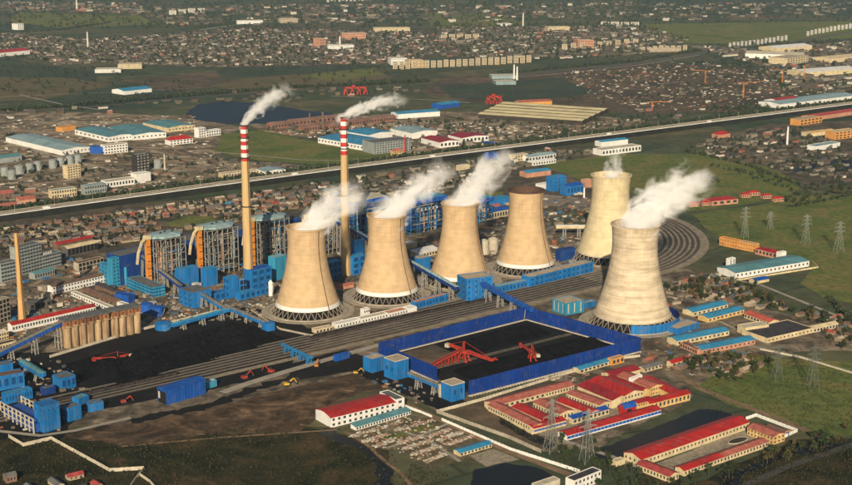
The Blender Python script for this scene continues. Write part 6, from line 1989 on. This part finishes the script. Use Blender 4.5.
def far_houses(name, items):
    vs, fs, ms = [], [], []
    for x, y, size in items:
        s = size * random.uniform(.7, 1.35)
        L, D, h = s * random.uniform(.9, 1.7), s * .62, random.choice((3, 3, 3.2, 3.4, 6, 3)) * (size / 10) ** .8
        rh = random.uniform(.8, 1.8) * (size / 10)
        a = R(random.choice((38, 38, 38, 38, 128)) + random.uniform(-5, 5))
        ca, sa = math.cos(a), math.sin(a)
        o = len(vs)
        for px_, py_, pz in ((-L, -D, 0), (L, -D, 0), (L, D, 0), (-L, D, 0), (-L, -D, h), (L, -D, h), (L, D, h), (-L, D, h), (-L, 0, h + rh), (L, 0, h + rh)):
            px_ *= .5
            py_ *= .5
            vs.append((x + px_ * ca - py_ * sa, y + px_ * sa + py_ * ca, pz))
        fs += [tuple(o + k for k in f) for f in ((0, 1, 5, 4), (2, 3, 7, 6), (3, 0, 4, 8, 7), (1, 2, 6, 9, 5), (4, 5, 9, 8), (6, 7, 8, 9))]
        ms += [0, 0, 0, 0, 1, 1]
    me = bpy.data.meshes.new(name)
    me.from_pydata(vs, [], fs)
    me.materials.append(FW)
    me.materials.append(FR)
    me.polygons.foreach_set('material_index', ms)
    me.update()
    return stuff(link(name, me), 'mass of small grey and brown houses of the far town and villages', 'houses')
far_houses('town_houses', FARH)

# ------------------------------------------------------------------ trees
def leaf_mat(name, c):
    m = mat(name, c, .9, .45, .6, c2=(c[0] * .45, c[1] * .5, c[2] * .45), spec=.1)
    return m
LEAFS = [leaf_mat('leaf_dark', (.032, .046, .018)), leaf_mat('leaf_olive', (.055, .062, .024)), leaf_mat('leaf_mid', (.042, .060, .022)), leaf_mat('leaf_autumn', (.11, .085, .035))]
def crown_data(H, rx, nclump, nleaf, leaf):
    vs, fs = [], []
    cl = []
    for i in range(nclump):
        u = random.uniform(-1, 1)
        a = random.uniform(0, 6.283)
        q = random.uniform(.35, .95)
        cl.append((rx * q * math.sqrt(1 - u * u) * math.cos(a), rx * q * math.sqrt(1 - u * u) * math.sin(a), H * .62 + H * .34 * q * u, random.uniform(.22, .42) * rx))
    for cx, cy, cz, cr in cl:
        for k in range(nleaf):
            d = Vector((random.gauss(0, 1), random.gauss(0, 1), random.gauss(0, 1)))
            d.normalize()
            p = Vector((cx, cy, cz)) + d * cr * random.uniform(.6, 1.1)
            n = (d + Vector((random.uniform(-.6, .6), random.uniform(-.6, .6), random.uniform(-.2, .8)))).normalized()
            a = n.orthogonal().normalized() * leaf * random.uniform(.6, 1.2)
            b = n.cross(a).normalized() * leaf * random.uniform(.5, 1.0)
            o = len(vs)
            vs += [tuple(p - a), tuple(p - b * .8), tuple(p + a), tuple(p + b)]
            fs.append((o, o + 1, o + 2, o + 3))
    return vs, fs
TREES = []
for i in range(6):
    H, rx = ((8, 3.2), (10, 3.4), (7, 3.6), (12, 2.6), (9, 4.0), (6, 2.6))[i]
    v, f = crown_data(H, rx, 16, 14, .62)
    cm = MB()
    cm.add(v, f)
    tm = MB().lathe([(.32, 0), (.2, H * .45), (.08, H * .8)], 6)
    for k in range(5):
        a = k * 1.256 + i
        tm.beam((0, 0, H * (.3 + .06 * k)), (rx * .6 * math.cos(a), rx * .6 * math.sin(a), H * (.55 + .06 * k)), .16)
    TREES.append((tm.mesh('trunk', BARK), [cm.mesh('crown', l) for l in LEAFS]))
TREE_REG = [
    ('tree among the houses right of the near banded tower', [(660, 290), (700, 282), (745, 286), (800, 310), (852, 322), (852, 352), (840, 350), (800, 318), (740, 304), (690, 302)], 90, 2.8),
    ('tree in the hamlet between blue sheds and right pylons', [(660, 360), (690, 358), (756, 358), (770, 366), (742, 386), (700, 376)], 40, 2.8),
    ('tree on the ditch bank beside the lower right courtyard', [(690, 482), (790, 444), (852, 428), (852, 440), (790, 462), (700, 492)], 22, 2.5),
    ('bushy tree by the ditch in the lower right scrub', [(590, 470), (640, 474), (700, 484), (680, 494), (600, 492)], 16, 2.5),
    ('tree beside the pale road at the right edge of the green field', [(790, 196), (852, 186), (852, 194), (800, 204), (780, 204)], 26, 2.8),
    ('tree in the village behind the power plant', REGIONS[0][1], 110, 2.8),
    ('tree beside the ponds of the red factory quarter', [(590, 452), (600, 440), (556, 446), (548, 456), (590, 474), (620, 466)], 12, 2.4),
]
TCAND = []
for lab, px, n, r in TREE_REG:
    for x, y in scatter(px, n, r, 8):
        TCAND.append((y, x, lab))
TCAND.sort()
FART = [(x, y, 8) for y, x, l in TCAND[300:]]
for y, x, lab in TCAND[:300]:
    ti, ci = random.randrange(6), random.randrange(4)
    tm, cms = TREES[ti]
    t = thing('tree', '%s %s %s' % (('broad', 'tall', 'squat', 'slender', 'spreading', 'small')[ti], ('dark', 'olive', 'green', 'brownish')[ci], lab), 'tree', (x, y, .3), random.uniform(0, 6.28), lab.replace('tree', 'trees'))
    s = random.uniform(.75, 1.25)
    t.scale = (s, s, s * random.uniform(.9, 1.1))
    link('trunk', tm, t)
    link('crown', cms[ci], t)
for x, y in scatter(REGIONS[0][1], 520, 2.2, 5, False):
    FART.append((x, y, random.uniform(4.5, 9)))
# belts of trees too many to tell apart: along the expressway, in the town, along far roads
for p, a in along(off(HW, 24), 5.5):
    for w in (0, 8, 16, 24):
        FART.append((p.x + random.uniform(-4, 4) - w * math.sin(a), p.y + random.uniform(-4, 4) + w * math.cos(a), random.uniform(8, 13)))
for px, n, s in (([(95, 40), (250, 28), (425, 33), (445, 50), (400, 63), (205, 67), (100, 62)], 1500, 11), ([(430, 26), (640, 24), (690, 40), (640, 56), (530, 62), (440, 56)], 800, 12), ([(0, 33), (95, 40), (100, 62), (0, 60)], 300, 11),
                 ([(690, 150), (700, 141), (760, 131), (800, 128), (852, 150), (852, 184), (820, 178), (790, 172), (745, 163)], 220, 8), ([(690, 46), (852, 40), (852, 98), (780, 92)], 260, 12),
                 ([(0, 150), (215, 158), (330, 168), (225, 184), (0, 212)], 140, 8), ([(265, 131), (420, 120), (560, 122), (700, 112), (600, 136), (480, 153)], 260, 9), ([(0, 0), (852, 0), (852, 22), (420, 28), (0, 30)], 1700, 16),
                 ([(700, 108), (852, 92), (852, 100), (720, 118)], 160, 9), ([(640, 58), (760, 66), (846, 90), (700, 112), (560, 100)], 160, 9), ([(700, 164), (760, 172), (800, 186), (852, 178), (852, 186), (800, 194)], 60, 7), ([(0, 62), (100, 70), (240, 92), (40, 116), (0, 110)], 160, 10), ([(240, 62), (400, 64), (430, 90), (260, 100)], 120, 10)):
    for x, y in scatter(px, n, 2.5, 4, False):
        FART.append((x, y, s * random.uniform(.6, 1.2)))
for line, n in (([(0, 112), (80, 106), (200, 95), (300, 88), (430, 82)], 260), ([(500, 74), (560, 69), (640, 61), (700, 51)], 160), ([(686, 152), (740, 164), (800, 186)], 50), ([(0, 34), (60, 31), (110, 23)], 90), ([(830, 300), (856, 330)], 20), ([(700, 176), (720, 182), (690, 190)], 14), ([(8, 137), (62, 151)], 60), ([(790, 208), (852, 196)], 26), ([(200, 28), (250, 21), (340, 16), (470, 10), (640, 2)], 260)):
    pts = [P(*p) for p in line]
    tot = sum((b - a).length for a, b in zip(pts, pts[1:]))
    for p, a in along(pts, tot / n):
        s = random.uniform(5, 9) * (1 if p.y < 2500 else 1.4)
        FART.append((p.x + random.uniform(-3, 3), p.y + random.uniform(-3, 3), s))
FL = islands('far_foliage', [(0, (.030, .044, .022)), (.3, (.046, .060, .028)), (.50, (.018, .028, .015)), (.80, (.060, .064, .030)), (.9, (.040, .056, .024))], .95)
def far_trees(name, items, nl=16):
    N = len(items)
    it = np.array(items)
    sz = it[:, 2]
    q = rng.normal(size=(N, nl, 3))
    q /= np.linalg.norm(q, axis=2, keepdims=True)
    q *= rng.uniform(.45, 1.0, (N, nl, 1))
    c = q * np.stack([sz * .42, sz * .42, sz * .40], 1)[:, None, :]
    c[:, :, 0] += it[:, None, 0]
    c[:, :, 1] += it[:, None, 1]
    c[:, :, 2] += sz[:, None] * .52
    a = rng.normal(size=(N, nl, 3))
    a /= np.linalg.norm(a, axis=2, keepdims=True)
    b = np.cross(a, rng.normal(size=(N, nl, 3)))
    b /= np.linalg.norm(b, axis=2, keepdims=True)
    sc_ = (sz[:, None, None] * .17)
    a, b = a * sc_, b * sc_
    v = np.stack([c - a, c - b, c + a, c + b], 2).reshape(-1, 3)
    n = N * nl
    me = bpy.data.meshes.new(name)
    me.vertices.add(4 * n)
    me.vertices.foreach_set('co', v.ravel())
    me.loops.add(4 * n)
    me.loops.foreach_set('vertex_index', np.arange(4 * n, dtype=np.int32))
    me.polygons.add(n)
    me.polygons.foreach_set('loop_start', np.arange(0, 4 * n, 4, dtype=np.int32))
    me.materials.append(FL)
    me.update(calc_edges=True)
    return link(name, me)
stuff(far_trees('tree_belt', FART), 'dark tree belts along the expressway, far roads and between far houses', 'trees')
# scrub and reeds of the dark ground in front, weeds in the yards
SHR = []
for px, n, s in (([(-10, 440), (60, 438), (130, 446), (250, 428), (330, 440), (392, 455), (410, 492), (-10, 492)], 2600, 1.6), ([(600, 488), (640, 474), (690, 486), (790, 446), (856, 436), (856, 494), (600, 494)], 1500, 1.7),
                 ([(690, 388), (745, 356), (800, 362), (856, 378), (856, 432), (800, 428)], 900, 1.1), ([(545, 452), (600, 462), (640, 470), (600, 480), (560, 470)], 260, 1.7), ([(495, 412), (552, 446), (540, 452), (498, 424)], 200, 1.4),
                 ([(410, 462), (450, 474), (440, 492), (400, 490)], 260, 1.4), ([(200, 410), (330, 376), (380, 388), (300, 430), (120, 442)], 300, .9), ([(590, 436), (720, 404), (740, 412), (730, 420), (664, 424), (600, 444)], 120, 1.2)):
    for x, y in scatter(px, n, .3, 2, False):
        SHR.append((x, y, s * random.uniform(.5, 1.7)))
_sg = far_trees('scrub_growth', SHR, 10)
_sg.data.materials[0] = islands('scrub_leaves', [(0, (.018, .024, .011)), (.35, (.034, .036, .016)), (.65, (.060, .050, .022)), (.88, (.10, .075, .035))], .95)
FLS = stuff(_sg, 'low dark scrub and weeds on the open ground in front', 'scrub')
# ------------------------------------------------------------------ rubble of the cleared plots and loose gear in the yards
RUB = islands('rubble_pieces', [(0, (.42, .36, .27)), (.3, (.30, .22, .15)), (.5, (.55, .50, .42)), (.7, (.36, .12, .07)), (.8, (.22, .18, .13)), (.92, (.62, .58, .5))])
GEAR = islands('yard_gear_paint', [(0, (.22, .18, .13)), (.25, (.08, .07, .055)), (.45, (.36, .30, .22)), (.56, (.03, .13, .27)), (.62, (.24, .10, .05)), (.7, (.15, .12, .09)), (.86, (.50, .45, .36)), (.92, (.07, .08, .09))])
def pieces(name, regs, m, lo, hi, flat=.6):
    vs, fs = [], []
    for px, n in regs:
        for x, y in scatter(px, n, .5, 4, False):
            a = R(random.choice((38, -52)) + random.uniform(-20, 20))
            l, w = random.uniform(lo, hi), random.uniform(lo, hi) * .6
            h = random.uniform(.3, 1) * flat * w
            ca, sa = math.cos(a) / 2, math.sin(a) / 2
            o = len(vs)
            for z in (.1, h + .45):
                for (p, q) in ((-l, -w), (l, -w), (l, w), (-l, w)):
                    vs.append((x + p * ca - q * sa, y + p * sa + q * ca, z))
            fs += [tuple(o + k for k in f) for f in ((4, 5, 6, 7), (0, 1, 5, 4), (1, 2, 6, 5), (2, 3, 7, 6), (3, 0, 4, 7))]
    me = bpy.data.meshes.new(name)
    me.from_pydata(vs, [], fs)
    me.materials.append(m)
    me.update()
    return link(name, me)
RSEG = [((350, 437), (402, 422)), ((362, 442), (388, 434)), ((394, 431), (434, 420)), ((374, 447), (394, 440)), ((398, 444), (424, 436)), ((404, 449), (432, 440)), ((411, 455), (440, 446)),
        ((428, 437), (450, 429)), ((437, 441), (462, 432)), ((446, 445), (474, 436)), ((424, 462), (446, 454))]
def quad(a, b, w):
    return [(a[0] - w, a[1] - .6), (b[0] - w, b[1] - .6), (b[0] + w, b[1] + 1.2), (a[0] + w, a[1] + 1.2)]
stuff(pieces('rubble', [(quad(a, b, 2.0), 130) for a, b in RSEG] + [([(318, 332), (336, 330), (416, 311), (404, 308), (338, 321)], 150), ([(345, 433), (404, 415), (462, 434), (430, 466)], 260)], RUB, .5, 2.6, .5),
      'scattered bricks and rubble of the cleared garden plots', 'rubble')
stuff(pieces('yard_gear', [([(0, 300), (60, 290), (140, 300), (170, 318), (60, 345), (0, 345)], 420), ([(140, 300), (260, 285), (300, 300), (270, 318), (170, 325)], 420), ([(320, 290), (440, 265), (600, 250), (600, 268), (500, 290), (420, 300), (330, 300)], 420), ([(0, 355), (60, 362), (110, 405), (60, 432), (0, 430)], 110),
                           ([(400, 240), (520, 220), (590, 200), (600, 240), (480, 262)], 420), ([(355, 372), (405, 384), (450, 404), (430, 410), (370, 382)], 36), ([(660, 336), (760, 350), (700, 384), (640, 360)], 70), ([(545, 378), (575, 374), (600, 372), (560, 388)], 60), ([(690, 276), (745, 270), (735, 284), (700, 290)], 160)], GEAR, .8, 5.0, .8),
      'loose pipes, crates and small plant in the yards', 'equipment')
stuff(pieces('works_clutter', [([(60, 258), (112, 262), (118, 284), (60, 276), (0, 290), (0, 262)], 170), ([(150, 255), (300, 228), (330, 222), (330, 262), (280, 286), (160, 292)], 260), ([(330, 222), (420, 205), (520, 200), (600, 190), (590, 215), (600, 245), (540, 262), (420, 282), (330, 285)], 420), ([(0, 296), (50, 286), (70, 300), (60, 322), (0, 320)], 90), ([(100, 286), (180, 296), (175, 318), (140, 312)], 60), ([(640, 290), (690, 280), (745, 285), (735, 305), (690, 302), (660, 318)], 80)], GEAR, 2.0, 11.0, .7),
      'crowded small sheds, ducts and stacked material between the big plant buildings', 'equipment')
stuff(pieces('far_debris', [([(560, 72), (700, 62), (800, 72), (846, 90), (700, 112), (600, 104)], 520), ([(0, 118), (200, 116), (220, 160), (330, 168), (200, 186), (0, 205)], 420), ([(265, 131), (420, 122), (560, 126), (640, 118), (480, 153), (430, 156)], 500)], RUB, 2, 8, .4), 'pale building debris and stacked goods on the far works land', 'debris')

# ------------------------------------------------------------------ haze: closed box of even air round everything
hz = MB().box(-16000, -3500, -1.0, 16000, 27000, 440)
hm = bpy.data.materials.new('haze')
hm.use_nodes = True
for nd in list(hm.node_tree.nodes):
    hm.node_tree.nodes.remove(nd)
ho = hm.node_tree.nodes.new('ShaderNodeOutputMaterial')
hv = hm.node_tree.nodes.new('ShaderNodeVolumePrincipled')
hv.inputs['Color'].default_value = (0.62, 0.83, 1.0, 1)
hv.inputs['Density'].default_value = 0.00002
hv.inputs['Anisotropy'].default_value = 0.0
hm.node_tree.links.new(hv.outputs[0], ho.inputs['Volume'])
haze = hz.obj('haze', hm)
haze['kind'] = 'stuff'
haze['label'] = 'thin pale haze over the whole plain'
haze['category'] = 'haze'
